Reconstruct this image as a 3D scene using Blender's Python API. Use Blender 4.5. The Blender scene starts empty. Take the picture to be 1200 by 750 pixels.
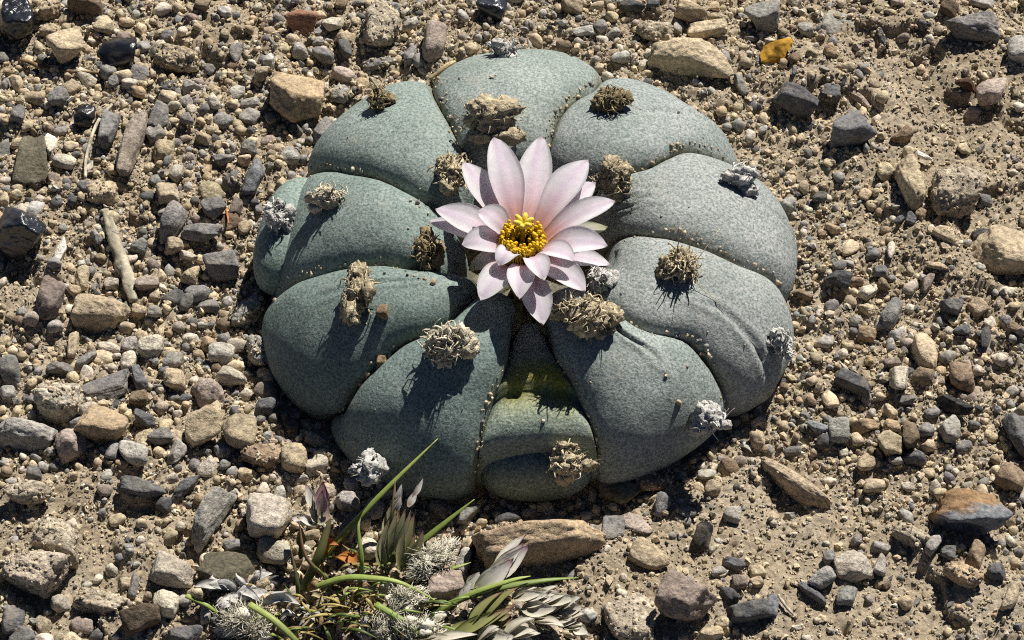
import bpy, math, random
import numpy as np
from mathutils import Vector
from mathutils.bvhtree import BVHTree

# ------------------------------------------------------------------ units
# Everything is laid out in "u" (1 u = 16 mm, so the cactus is about 10 cm wide) and built in metres.
S = 0.016
PI = math.pi
sc = bpy.context.scene
col = sc.collection
rng = np.random.default_rng(7)
random.seed(7)

# ------------------------------------------------------------------ camera
EL = math.radians(55.0)
DIST = 34.0
FPX = 100.0 * DIST
FWD = np.array([0.0, math.cos(EL), -math.sin(EL)])
UP = np.array([0.0, math.sin(EL), math.cos(EL)])
RT = np.array([1.0, 0.0, 0.0])
CAM = -DIST * FWD
cam_d = bpy.data.cameras.new('camera')
cam = bpy.data.objects.new('camera', cam_d)
col.objects.link(cam)
cam.location = CAM * S
cam.rotation_euler = (PI / 2 - EL, 0, 0)
cam_d.sensor_width = 36
cam_d.lens = 18.0 / (600.0 / FPX)
cam_d.clip_start = 0.01
cam_d.clip_end = 100
sc.camera = cam

# ------------------------------------------------------------------ light
SUN_AZ = math.atan2(0.45, 0.89)        # clockwise from +y: the sun stands behind the plant, towards the right
SUN_EL = math.radians(45)
sd = np.array([math.sin(SUN_AZ) * math.cos(SUN_EL), math.cos(SUN_AZ) * math.cos(SUN_EL), math.sin(SUN_EL)])
sun_d = bpy.data.lights.new('sun', 'SUN')
sun_d.energy = 5.0
sun_d.angle = math.radians(0.5)
sun_d.color = (1.0, 0.96, 0.89)
sun = bpy.data.objects.new('sun', sun_d)
col.objects.link(sun)
sun.rotation_euler = Vector(-sd).to_track_quat('-Z', 'Y').to_euler()
sun.location = sd * 2
world = bpy.data.worlds.new('World')
sc.world = world
world.use_nodes = True
wn = world.node_tree
bg = wn.nodes['Background']
sky = wn.nodes.new('ShaderNodeTexSky')
sky.sky_type = 'NISHITA'
sky.sun_disc = False
sky.sun_elevation = SUN_EL
sky.sun_rotation = SUN_AZ
sky.altitude = 2600          # thin, dry desert air: a deep sky and hard shadows
sky.air_density = 0.4
sky.dust_density = 0.1
wn.links.new(sky.outputs[0], bg.inputs[0])
bg.inputs[1].default_value = 0.05
sc.view_settings.view_transform = 'Standard'
sc.view_settings.look = 'None'
sc.view_settings.exposure = 0.45
sc.view_settings.gamma = 1.0
sc.cycles.max_bounces = 5
sc.cycles.diffuse_bounces = 1
sc.cycles.use_denoising = False
sc.cycles.filter_width = 1.1

# ------------------------------------------------------------------ numeric helpers
def ray(px, py):
    d = FWD + RT * ((px - 600.0) / FPX) + UP * ((375.0 - py) / FPX)
    return d / np.linalg.norm(d)

def at(px, py, z=0.0):
    d = ray(px, py)
    return CAM + d * ((z - CAM[2]) / d[2])

def _hash(ix, iy, iz, seed):
    h = (ix.astype(np.int64) * 374761393 + iy.astype(np.int64) * 668265263 + iz.astype(np.int64) * 2147483647 + seed * 1274126177) & 0xffffffff
    h = ((h ^ (h >> 13)) * 1274126177) & 0xffffffff
    h = ((h ^ (h >> 15)) * 2246822519) & 0xffffffff
    return ((h ^ (h >> 16)) & 0xffff) / 65535.0

def noise3(p, seed=0):
    i = np.floor(p).astype(np.int64)
    f = p - i
    f = f * f * f * (f * (f * 6 - 15) + 10)
    r = 0
    for dx in (0, 1):
        wx = f[:, 0] if dx else 1 - f[:, 0]
        for dy in (0, 1):
            wy = f[:, 1] if dy else 1 - f[:, 1]
            for dz in (0, 1):
                wz = f[:, 2] if dz else 1 - f[:, 2]
                r = r + wx * wy * wz * _hash(i[:, 0] + dx, i[:, 1] + dy, i[:, 2] + dz, seed)
    return r

def noise2(x, y, seed=0):
    ix = np.floor(x).astype(np.int64); iy = np.floor(y).astype(np.int64)
    fx = x - ix; fy = y - iy
    fx = fx * fx * fx * (fx * (fx * 6 - 15) + 10); fy = fy * fy * fy * (fy * (fy * 6 - 15) + 10)
    z = np.zeros_like(ix)
    return ((1 - fx) * (1 - fy) * _hash(ix, iy, z, seed) + fx * (1 - fy) * _hash(ix + 1, iy, z, seed)
            + (1 - fx) * fy * _hash(ix, iy + 1, z, seed) + fx * fy * _hash(ix + 1, iy + 1, z, seed))

def fbm3(p, octv=4, seed=0):
    r = 0; a = 0.5
    for k in range(octv):
        r = r + a * (noise3(p, seed + k) - 0.5) * 2
        p = p * 2.03 + 7.1; a *= 0.5
    return r

def sstep(a, b, x):
    t = np.clip((x - a) / (b - a), 0, 1)
    return t * t * (3 - 2 * t)

def catmull(pts, n):
    P = np.asarray(pts, float)
    P = np.vstack([2 * P[0] - P[1], P, 2 * P[-1] - P[-2]])
    m = len(P) - 3
    t = np.linspace(0, m, n)
    k = np.minimum(t.astype(int), m - 1); u = (t - k)[:, None]
    a, b, c, d = P[k], P[k + 1], P[k + 2], P[k + 3]
    return 0.5 * (2 * b + (c - a) * u + (2 * a - 5 * b + 4 * c - d) * u ** 2 + (3 * b - a - 3 * c + d) * u ** 3)

def ico(sub):
    t = (1 + 5 ** .5) / 2
    V = [(-1, t, 0), (1, t, 0), (-1, -t, 0), (1, -t, 0), (0, -1, t), (0, 1, t), (0, -1, -t), (0, 1, -t), (t, 0, -1), (t, 0, 1), (-t, 0, -1), (-t, 0, 1)]
    F = [(0, 11, 5), (0, 5, 1), (0, 1, 7), (0, 7, 10), (0, 10, 11), (1, 5, 9), (5, 11, 4), (11, 10, 2), (10, 7, 6), (7, 1, 8),
         (3, 9, 4), (3, 4, 2), (3, 2, 6), (3, 6, 8), (3, 8, 9), (4, 9, 5), (2, 4, 11), (6, 2, 10), (8, 6, 7), (9, 8, 1)]
    V = [np.array(v) / np.linalg.norm(v) for v in V]
    for _ in range(sub):
        cache = {}; G = []
        def mid(a, b):
            k = (min(a, b), max(a, b))
            if k not in cache:
                m = V[a] + V[b]; V.append(m / np.linalg.norm(m)); cache[k] = len(V) - 1
            return cache[k]
        for a, b, c in F:
            x, y, z = mid(a, b), mid(b, c), mid(c, a)
            G += [(a, x, z), (b, y, x), (c, z, y), (x, y, z)]
        F = G
    return np.array(V), np.array(F)

ICO = [ico(k) for k in range(5)]

# ------------------------------------------------------------------ object helpers
ORG = {}

def mesh_data(name, V, F, smooth=True, color=None):
    V = np.ascontiguousarray(V, dtype=np.float32) * S
    if isinstance(F, np.ndarray):
        F = [F]
    me = bpy.data.meshes.new(name)
    me.vertices.add(len(V))
    me.vertices.foreach_set('co', V.ravel())
    loops = np.concatenate([f.ravel() for f in F]).astype(np.int32)
    tot = np.concatenate([np.full(len(f), f.shape[1], np.int32) for f in F])
    start = np.concatenate([[0], np.cumsum(tot)[:-1]]).astype(np.int32)
    me.loops.add(len(loops)); me.loops.foreach_set('vertex_index', loops)
    me.polygons.add(len(tot)); me.polygons.foreach_set('loop_start', start)
    me.polygons.foreach_set('loop_total', tot)
    me.polygons.foreach_set('use_smooth', np.full(len(tot), smooth, dtype=bool))
    me.update(calc_edges=True)
    if color is not None:
        a = me.color_attributes.new('Col', 'FLOAT_COLOR', 'POINT')
        c = np.ones((len(V), 4), np.float32); c[:, :3] = color
        a.data.foreach_set('color', c.ravel())
    return me

def link(name, data, origin, parent=None, mat=None):
    o = bpy.data.objects.new(name, data)
    col.objects.link(o)
    origin = np.asarray(origin, float)
    ORG[o.name] = origin
    if parent is not None:
        o.parent = parent
        o.location = (origin - ORG[parent.name]) * S
    else:
        o.location = origin * S
    if mat is not None and data is not None and len(data.materials) == 0:
        data.materials.append(mat)
    return o

def build(name, V, F, mat, parent=None, origin=None, color=None, smooth=True):
    V = np.asarray(V, float)
    if origin is None:
        origin = np.array([V[:, 0].mean(), V[:, 1].mean(), V[:, 2].min()])
    return link(name, mesh_data(name, V - origin, F, smooth, color), origin, parent, mat)

def tag(o, label, cat, group=None, kind=None):
    if label: o['label'] = label
    if cat: o['category'] = cat
    if group: o['group'] = group
    if kind: o['kind'] = kind
    return o

class Acc:
    """collects many small shapes into one mesh"""
    def __init__(s): s.V = []; s.F = {}; s.C = []; s.n = 0
    def add(s, V, F, c):
        V = np.asarray(V, float)
        for f in ([F] if isinstance(F, np.ndarray) else F):
            s.F.setdefault(f.shape[1], []).append(f + s.n)
        s.V.append(V); s.n += len(V)
        c = np.asarray(c, float)
        s.C.append(np.broadcast_to(c, (len(V), 3)) if c.ndim == 1 else c)
    def build(s, name, mat, parent=None, origin=None, smooth=True):
        return build(name, np.vstack(s.V), [np.vstack(f) for f in s.F.values()], mat, parent, origin, np.vstack(s.C), smooth)

def grid_faces(nu, nv, wrap=False):
    i, j = np.meshgrid(np.arange(nu - 1), np.arange(nv if wrap else nv - 1), indexing='ij')
    j2 = (j + 1) % nv
    return np.stack([i * nv + j, i * nv + j2, (i + 1) * nv + j2, (i + 1) * nv + j], -1).reshape(-1, 4)

def sweep(path, rad, nside=5, flat=1.0, twist_up=(0, 0, 1)):
    """tube with radius per point; flat < 1 squashes it along its second axis"""
    P = np.asarray(path, float); n = len(P)
    rad = np.broadcast_to(np.asarray(rad, float), (n,))
    T = np.gradient(P, axis=0); T /= np.linalg.norm(T, axis=1)[:, None] + 1e-9
    up = np.asarray(twist_up, float)
    A = np.cross(T, up)
    ln = np.linalg.norm(A, axis=1)[:, None]
    A = np.where(ln > 1e-3, A / (ln + 1e-9), np.array([1.0, 0, 0]))
    B = np.cross(A, T)
    th = np.linspace(0, 2 * PI, nside, endpoint=False)
    V = P[:, None] + rad[:, None, None] * (np.cos(th)[None, :, None] * A[:, None] + flat * np.sin(th)[None, :, None] * B[:, None])
    V = V.reshape(-1, 3)
    F = [grid_faces(n, nside, True)]
    V = np.vstack([V, P[0], P[-1]])
    k = np.arange(nside); k2 = (k + 1) % nside
    F.append(np.stack([k2, k, np.full(nside, n * nside)], -1))
    F.append(np.stack([(n - 1) * nside + k, (n - 1) * nside + k2, np.full(nside, n * nside + 1)], -1))
    return V, F

def blade(base, mid, tip, width, nrm, cup=0.15, wpow=0.8, peak=0.6, nu=13, nv=7, thick=0.02, curl=0.0, notch=0.0, tip_w=0.05, seed=0):
    """thin closed leaf or petal along a quadratic curve; returns V, F, u (0..1 along), v (-1..1 across)"""
    base, mid, tip, nrm = [np.asarray(a, float) for a in (base, mid, tip, nrm)]
    u = np.linspace(0, 1, nu); v = np.linspace(-1, 1, nv)
    P = ((1 - u) ** 2)[:, None] * base + (2 * u * (1 - u))[:, None] * mid + (u ** 2)[:, None] * tip
    T = np.gradient(P, axis=0); T /= np.linalg.norm(T, axis=1)[:, None]
    Sd = np.cross(T, nrm); Sd /= np.linalg.norm(Sd, axis=1)[:, None]
    N = np.cross(Sd, T)
    k = math.log(0.5) / math.log(peak)
    w = width * 0.5 * np.clip(np.sin(PI * np.clip(u, 0, 1) ** k), 0, 1) ** wpow
    w = np.maximum(w, width * 0.5 * np.where(u < 0.5, 0.28, tip_w))
    rr = np.random.default_rng(seed)
    wob = 1 + 0.06 * np.sin(u * 9 + rr.uniform(0, 6))
    V = P[:, None] + Sd[:, None] * (v[None, :, None] * (w * wob)[:, None, None])
    off = cup * (v ** 2)[None, :] * w[:, None] * 2 + curl * (u ** 2)[:, None] * v[None, :] * w[:, None]
    off = off + 0.02 * width * np.sin(v * 7 + 2)[None, :] * np.sin(PI * u)[:, None]
    V = V + N[:, None] * off[:, :, None]
    th = (thick * (1 - 0.8 * v ** 2))[None, :, None]
    top = (V + N[:, None] * th).reshape(-1, 3); bot = (V - N[:, None] * th).reshape(-1, 3)
    F1 = grid_faces(nu, nv); n = nu * nv
    ring = np.concatenate([np.arange(nv), np.arange(1, nu) * nv + nv - 1, (nu - 1) * nv + np.arange(nv - 2, -1, -1), np.arange(nu - 2, 0, -1) * nv])
    r2 = np.roll(ring, -1)
    side = np.stack([ring, r2, r2 + n, ring + n], -1)
    uu = np.tile(np.repeat(u, nv), 2); vv = np.tile(np.tile(v, nu), 2)
    return np.vstack([top, bot]), [F1, F1[:, ::-1] + n, side], uu, vv

def mixc(a, b, t):
    t = np.asarray(t)[:, None]
    return np.asarray(a) * (1 - t) + np.asarray(b) * t

# ------------------------------------------------------------------ materials
def nmat(name):
    m = bpy.data.materials.new(name); m.use_nodes = True
    nt = m.node_tree; b = nt.nodes['Principled BSDF']
    return m, nt, b

def N(nt, typ, **kw):
    n = nt.nodes.new(typ)
    for k, v in kw.items():
        if k.startswith('i_'):
            n.inputs[k[2:].replace('_', ' ')].default_value = v
        else:
            setattr(n, k, v)
    return n

def ramp(nt, src, stops):
    r = nt.nodes.new('ShaderNodeValToRGB')
    el = r.color_ramp.elements
    while len(el) < len(stops): el.new(0.5)
    for e, (p, c) in zip(el, stops):
        e.position = p; e.color = (*c, 1) if len(c) == 3 else c
    nt.links.new(src, r.inputs[0])
    return r.outputs[0]

def noise_node(nt, vec, size_u, detail=4, rough=0.6):
    n = N(nt, 'ShaderNodeTexNoise')
    n.inputs['Scale'].default_value = 1.0 / (size_u * S)
    n.inputs['Detail'].default_value = detail
    n.inputs['Roughness'].default_value = rough
    nt.links.new(vec, n.inputs['Vector'])
    return n.outputs['Fac']

def mixrgb(nt, typ, fac, a, b):
    m = N(nt, 'ShaderNodeMix', data_type='RGBA', blend_type=typ)
    for sock, v in ((m.inputs[0], fac), (m.inputs[6], a), (m.inputs[7], b)):
        if isinstance(v, bpy.types.NodeSocket): nt.links.new(v, sock)
        elif isinstance(v, tuple): sock.default_value = (*v, 1)
        else: sock.default_value = v
    return m.outputs[2]

def bump(nt, b, h, dist_u, strength=1.0):
    n = N(nt, 'ShaderNodeBump')
    n.inputs['Distance'].default_value = dist_u * S
    n.inputs['Strength'].default_value = strength
    nt.links.new(h, n.inputs['Height'])
    nt.links.new(n.outputs[0], b.inputs['Normal'])

def mat_ground():
    m, nt, b = nmat('sandy_soil')
    pos = N(nt, 'ShaderNodeNewGeometry').outputs['Position']
    big = noise_node(nt, pos, 2.0, 4)
    c = ramp(nt, big, [(0.3, (0.44, 0.36, 0.25)), (0.55, (0.54, 0.455, 0.335)), (0.75, (0.60, 0.525, 0.41))])
    sp = noise_node(nt, pos, 0.075, 3, 0.7)
    c = mixrgb(nt, 'MULTIPLY', 1.0, c, ramp(nt, sp, [(0.3, (0.6, 0.57, 0.53)), (0.5, (1, 1, 1)), (0.72, (1.3, 1.28, 1.22))]))
    vo = N(nt, 'ShaderNodeTexVoronoi'); vo.inputs['Scale'].default_value = 1 / (0.06 * S)
    nt.links.new(pos, vo.inputs['Vector'])
    g = mixrgb(nt, 'MIX', 0.35, c, mixrgb(nt, 'MULTIPLY', 1.0, c, ramp(nt, vo.outputs['Color'], [(0.0, (0.55, 0.55, 0.55)), (1.0, (1.5, 1.4, 1.3))])))
    nt.links.new(g, b.inputs['Base Color'])
    b.inputs['Roughness'].default_value = 0.95
    b.inputs['Specular IOR Level'].default_value = 0.15
    h = N(nt, 'ShaderNodeMath', operation='MULTIPLY_ADD')
    nt.links.new(vo.outputs['Distance'], h.inputs[0]); h.inputs[1].default_value = -0.3
    nt.links.new(noise_node(nt, pos, 0.10, 7, 0.85), h.inputs[2])
    bump(nt, b, h.outputs[0], 0.06, 1.0)
    return m

def mat_stone(name, rough=0.85, speck=1.0, dust=0.35, use_attr=False, spec=0.25, bmp=0.06, size=1.0):
    m, nt, b = nmat(name)
    pos = N(nt, 'ShaderNodeNewGeometry').outputs['Position']
    if use_attr:
        base = N(nt, 'ShaderNodeVertexColor', layer_name='Col').outputs[0]
    else:
        oi = N(nt, 'ShaderNodeObjectInfo')
        base = oi.outputs['Color']
    v = noise_node(nt, pos, 0.35 * size, 5, 0.65)
    c = mixrgb(nt, 'MULTIPLY', 1.0, base, ramp(nt, v, [(0.28, (0.62, 0.60, 0.58)), (0.5, (1, 1, 1)), (0.74, (1.35, 1.32, 1.25))]))
    f = noise_node(nt, pos, 0.05 * size, 3, 0.75)
    k = 0.45 * speck
    c = mixrgb(nt, 'MULTIPLY', 1.0, c, ramp(nt, f, [(0.33, (1 - k,) * 3), (0.5, (1, 1, 1)), (0.7, (1 + k, 1 + k, 1 + k))]))
    if dust > 0:
        d = noise_node(nt, pos, 0.28 * size, 6, 0.7)
        dm = ramp(nt, d, [(0.5, (0, 0, 0)), (0.68, (dust, dust, dust))])
        c = mixrgb(nt, 'MIX', dm, c, (0.42, 0.345, 0.245))
    nt.links.new(c, b.inputs['Base Color'])
    b.inputs['Roughness'].default_value = rough
    b.inputs['Specular IOR Level'].default_value = spec
    bump(nt, b, noise_node(nt, pos, 0.13 * size, 6, 0.72), bmp, 1.0)
    return m

def mat_attr(name, rough=0.7, spec=0.3, var=0.2, size=0.08, bmp=0.0, transl=0.0):
    m, nt, b = nmat(name)
    pos = N(nt, 'ShaderNodeNewGeometry').outputs['Position']
    base = N(nt, 'ShaderNodeVertexColor', layer_name='Col').outputs[0]
    f = noise_node(nt, pos, size, 4, 0.7)
    c = mixrgb(nt, 'MULTIPLY', 1.0, base, ramp(nt, f, [(0.3, (1 - var,) * 3), (0.7, (1 + var,) * 3)]))
    nt.links.new(c, b.inputs['Base Color'])
    b.inputs['Roughness'].default_value = rough
    b.inputs['Specular IOR Level'].default_value = spec
    if bmp: bump(nt, b, f, bmp, 1.0)
    if transl:
        t = N(nt, 'ShaderNodeBsdfTranslucent'); nt.links.new(c, t.inputs[0])
        mx = N(nt, 'ShaderNodeMixShader'); mx.inputs[0].default_value = transl
        nt.links.new(b.outputs[0], mx.inputs[1]); nt.links.new(t.outputs[0], mx.inputs[2])
        nt.links.new(mx.outputs[0], nt.nodes['Material Output'].inputs[0])
    return m

def mat_cactus():
    m, nt, b = nmat('cactus_skin')
    pos = N(nt, 'ShaderNodeNewGeometry').outputs['Position']
    base = N(nt, 'ShaderNodeVertexColor', layer_name='Col').outputs[0]
    big = noise_node(nt, pos, 0.9, 4, 0.6)
    c = mixrgb(nt, 'MULTIPLY', 1.0, base, ramp(nt, big, [(0.3, (0.80, 0.84, 0.82)), (0.7, (1.18, 1.15, 1.16))]))
    f = noise_node(nt, pos, 0.032, 3, 0.8)
    c = mixrgb(nt, 'MULTIPLY', 1.0, c, ramp(nt, f, [(0.36, (0.42, 0.50, 0.47)), (0.5, (1, 1, 1)), (0.64, (1.6, 1.5, 1.52))]))
    d = noise_node(nt, pos, 0.5, 6, 0.75)
    c = mixrgb(nt, 'MIX', ramp(nt, d, [(0.56, (0, 0, 0)), (0.74, (0.4, 0.4, 0.4))]), c, (0.36, 0.33, 0.26))
    nt.links.new(c, b.inputs['Base Color'])
    b.inputs['Roughness'].default_value = 0.62
    b.inputs['Specular IOR Level'].default_value = 0.3
    h = N(nt, 'ShaderNodeMath', operation='MULTIPLY_ADD')
    nt.links.new(noise_node(nt, pos, 0.25, 4, 0.6), h.inputs[0]); h.inputs[1].default_value = 2.0
    nt.links.new(f, h.inputs[2])
    bump(nt, b, h.outputs[0], 0.012, 0.8)
    return m

M_GROUND = mat_ground()
M_STONE = mat_stone('weathered_stone')
M_CLOD = mat_stone('crusted_soil_lump', rough=0.95, speck=1.3, dust=0.25, spec=0.1, bmp=0.08, size=1.3)
M_BLACK = mat_stone('glassy_black_stone', rough=0.22, speck=0.4, dust=0.12, spec=0.6, bmp=0.02, size=2)
M_GRAVEL = mat_stone('gravel', use_attr=True, dust=0.2, bmp=0.03, size=0.8)
M_CACTUS = mat_cactus()
M_WOOL = mat_attr('wool', 0.95, 0.1, 0.4, 0.06, 0.05)
M_PETAL = mat_attr('petal', 0.55, 0.25, 0.07, 0.1, 0.0, 0.58)
M_POLLEN = mat_attr('stamen', 0.6, 0.2, 0.15, 0.05, 0.0, 0.15)
M_GRASS = mat_attr('grass_blade', 0.5, 0.35, 0.2, 0.12, 0.0, 0.12)
M_BRACT = mat_attr('papery_bract', 0.6, 0.2, 0.12, 0.12, 0.0, 0.40)
M_FLUFF = mat_attr('seed_hair', 0.8, 0.1, 0.1, 0.1, 0.0, 0.2)
M_DRY = mat_attr('dry_plant', 0.85, 0.15, 0.3, 0.06, 0.01)

# ------------------------------------------------------------------ ground
def gauss(x, y, px, py, r):
    c = at(px, py)
    return np.exp(-((x - c[0]) ** 2 + (y - c[1]) ** 2) / (r * r))

def crust_mask(x, y):
    m = gauss(x, y, 1075, 110, 1.9) + gauss(x, y, 1185, 260, 1.2) + gauss(x, y, 1000, 730, 1.5) + gauss(x, y, 1120, 730, 1.0) + gauss(x, y, 80, 670, 1.7) \
        + gauss(x, y, 760, 690, 1.0) + gauss(x, y, 890, 610, .8) + gauss(x, y, 250, 40, .5) + gauss(x, y, 40, 345, .6)
    return np.clip(m, 0, 1)

CX, CY, RC = 0.18, 0.53, 2.88       # cactus centre and rib base radius

def ground_h(x, y):
    x = np.asarray(x, float); y = np.asarray(y, float)
    cm = crust_mask(x, y)
    far = np.exp(-((x / 13) ** 2 + (y / 13) ** 2) ** 2)
    h = 0.16 * (noise2(x * .45 + 3, y * .45, 1) - .5) + 0.14 * (noise2(x * 1.3, y * 1.3 + 9, 2) - .5)
    h = h + 0.10 * (noise2(x * 3.1, y * 3.1, 3) - .5) * (1 - 0.6 * cm)
    h = h + 0.07 * (noise2(x * 6.7, y * 6.7, 4) - .5) * (1 - 0.6 * cm) + (0.055 * (noise2(x * 12, y * 12, 5) - .5) + 0.035 * (noise2(x * 21 + 5, y * 21, 8) - .5)) * (1 - .45 * cm)
    wx = x + 0.25 * (noise2(x * 3, y * 3, 11) - .5); wy = y + 0.25 * (noise2(x * 3, y * 3, 12) - .5)
    plate = sstep(0.42, 0.50, noise2(wx * 1.25, wy * 1.25, 6) * .65 + noise2(wx * 2.9, wy * 2.9, 7) * .35)
    h = h + 0.13 * plate * sstep(0.25, 0.7, cm)
    r = np.hypot(x - CX, y - CY)
    h = h - 0.10 * np.exp(-((r - 3.0) / 0.35) ** 2)
    return h * far

def make_ground():
    n1 = np.arange(-7.2, 7.2001, 0.0275)
    ext = 7.2 + 1.4 ** np.arange(1, 18) * 0.25
    xs = np.concatenate([-ext[::-1], n1, ext])
    n2 = np.arange(-5.6, 6.6001, 0.028)
    ys = np.concatenate([-5.6 - (ext[::-1] - 7.2), n2, 6.6 + (ext - 7.2)])
    X, Y = np.meshgrid(xs, ys, indexing='ij')
    Z = ground_h(X.ravel(), Y.ravel())
    o = build('ground', np.stack([X.ravel(), Y.ravel(), Z], -1), grid_faces(len(xs), len(ys)), M_GROUND, origin=np.zeros(3))
    tag(o, 'dry sandy soil with crusted patches', 'ground', kind='structure')
make_ground()

# ------------------------------------------------------------------ cactus
cactus = link('peyote_cactus', None, (CX, CY, 0))
tag(cactus, 'low grey-green lobed cactus with wool tufts and a pale pink flower', 'cactus')

PROF = catmull([(0.03, 0.02), (0.22, 0.05), (0.315, 0.28), (0.375, 0.70), (0.46, 0.94), (0.61, 0.98), (0.75, 0.86), (0.89, 0.64), (0.975, 0.36), (1.0, 0.08), (0.95, -0.25)], 400)
PT = np.linspace(0, 1, 400)

def prof(t):
    return np.interp(t, PT, PROF[:, 0]), np.interp(t, PT, PROF[:, 1])

def to_theta_t(px, py):
    d = ray(px, py)
    L = np.linspace(DIST - 6, DIST + 8, 1500)
    P = CAM + L[:, None] * d
    rho = np.hypot(P[:, 0] - CX, P[:, 1] - CY) / (RC + 0.1)
    kmax = int(np.argmax(PROF[:, 0]))
    zt = np.where(rho < 1, np.interp(rho, PROF[:kmax, 0], PROF[:kmax, 1] + 0.16), -9)
    hit = np.nonzero(P[:, 2] < zt)[0]
    k = hit[0] if len(hit) else int(np.argmin(np.abs(rho - 0.99) + np.abs(P[:, 2] - 0.3)))
    th = math.atan2(P[k, 0] - CX, P[k, 1] - CY)
    t = float(np.interp(min(rho[k], 0.999), PROF[:kmax, 0], PT[:kmax]))
    return th, t

BOUND = [   # grooves between the lobes, clockwise, listed from the crown outwards
    [(545, 190), (528, 150), (511, 92)],
    [(643, 170), (655, 128), (694, 98)],
    [(700, 215), (762, 192), (803, 168), (850, 182)],
    [(712, 288), (770, 272), (812, 279), (862, 303), (902, 320), (934, 350)],
    [(700, 355), (755, 388), (805, 393), (838, 430), (853, 500)],
    [(652, 418), (672, 445), (690, 490), (704, 540)],
    [(595, 420), (574, 470), (563, 515), (558, 555)],
    [(530, 380), (475, 400), (425, 445), (402, 480), (392, 520)],
    [(510, 332), (450, 311), (400, 312), (345, 325), (312, 350)],
    [(505, 255), (458, 215), (420, 202), (385, 195), (350, 200)],
]
tt = np.linspace(0, 1, 64)
curves = []
for b in BOUND:
    q = sorted([to_theta_t(*p)[::-1] for p in b])
    t = np.array([a[0] for a in q]); th = np.unwrap(np.array([a[1] for a in q]))
    c = np.interp(tt, t, th)
    for _ in range(3):
        c[1:-1] = (c[:-2] + 2 * c[1:-1] + c[2:]) / 4
    curves.append(c)
for k in range(1, len(curves)):
    while curves[k][40] < curves[k - 1][40]:
        curves[k] = curves[k] + 2 * PI
curves.append(curves[0] + 2 * PI)

GG = (0.215, 0.255, 0.235)
# name, bulge, radius scale, height offset, asymmetry, tint
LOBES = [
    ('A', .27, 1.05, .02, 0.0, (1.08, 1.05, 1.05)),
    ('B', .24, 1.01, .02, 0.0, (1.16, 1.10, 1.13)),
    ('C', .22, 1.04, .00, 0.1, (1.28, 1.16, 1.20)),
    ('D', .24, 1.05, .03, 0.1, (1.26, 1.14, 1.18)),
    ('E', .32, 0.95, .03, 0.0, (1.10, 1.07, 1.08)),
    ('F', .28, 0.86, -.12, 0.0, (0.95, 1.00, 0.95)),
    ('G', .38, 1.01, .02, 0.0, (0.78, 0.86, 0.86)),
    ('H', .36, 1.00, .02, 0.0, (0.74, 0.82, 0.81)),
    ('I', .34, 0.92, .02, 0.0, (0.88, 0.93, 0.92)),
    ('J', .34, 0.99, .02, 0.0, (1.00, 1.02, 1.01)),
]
# creases: lobe -> list of (s0,t0,s1,t1,depth,width)
CREASE = {'E': [(.22, .42, .36, .62, .05, .018), (.30, .40, .44, .50, .035, .014)], 'D': [(.62, .60, .74, .86, .05, .022), (.25, .33, .60, .33, .04, .010)],
          'C': [(.35, .30, .48, .40, .05, .014), (.52, .30, .62, .40, .045, .014), (.5, .72, .62, .93, .045, .02)],
          'B': [(.55, .55, .75, .80, .04, .02)], 'J': [(.22, .30, .40, .36, .06, .016)], 'I': [(.50, .28, .66, .40, .05, .016)], 'H': [(.60, .45, .70, .65, .03, .02)],
          'A': [(.78, .60, .80, .85, .02, .015)]}
lobe_obj = {}
bvh_V = []; bvh_F = []; nb = 0
ns, nt_ = 57, 64
s = 0.5 - 0.5 * np.cos(np.linspace(0, PI, ns - 2))
s_ext = np.concatenate([[0], s, [1]])
Rb = [1.0] * 11
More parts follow.
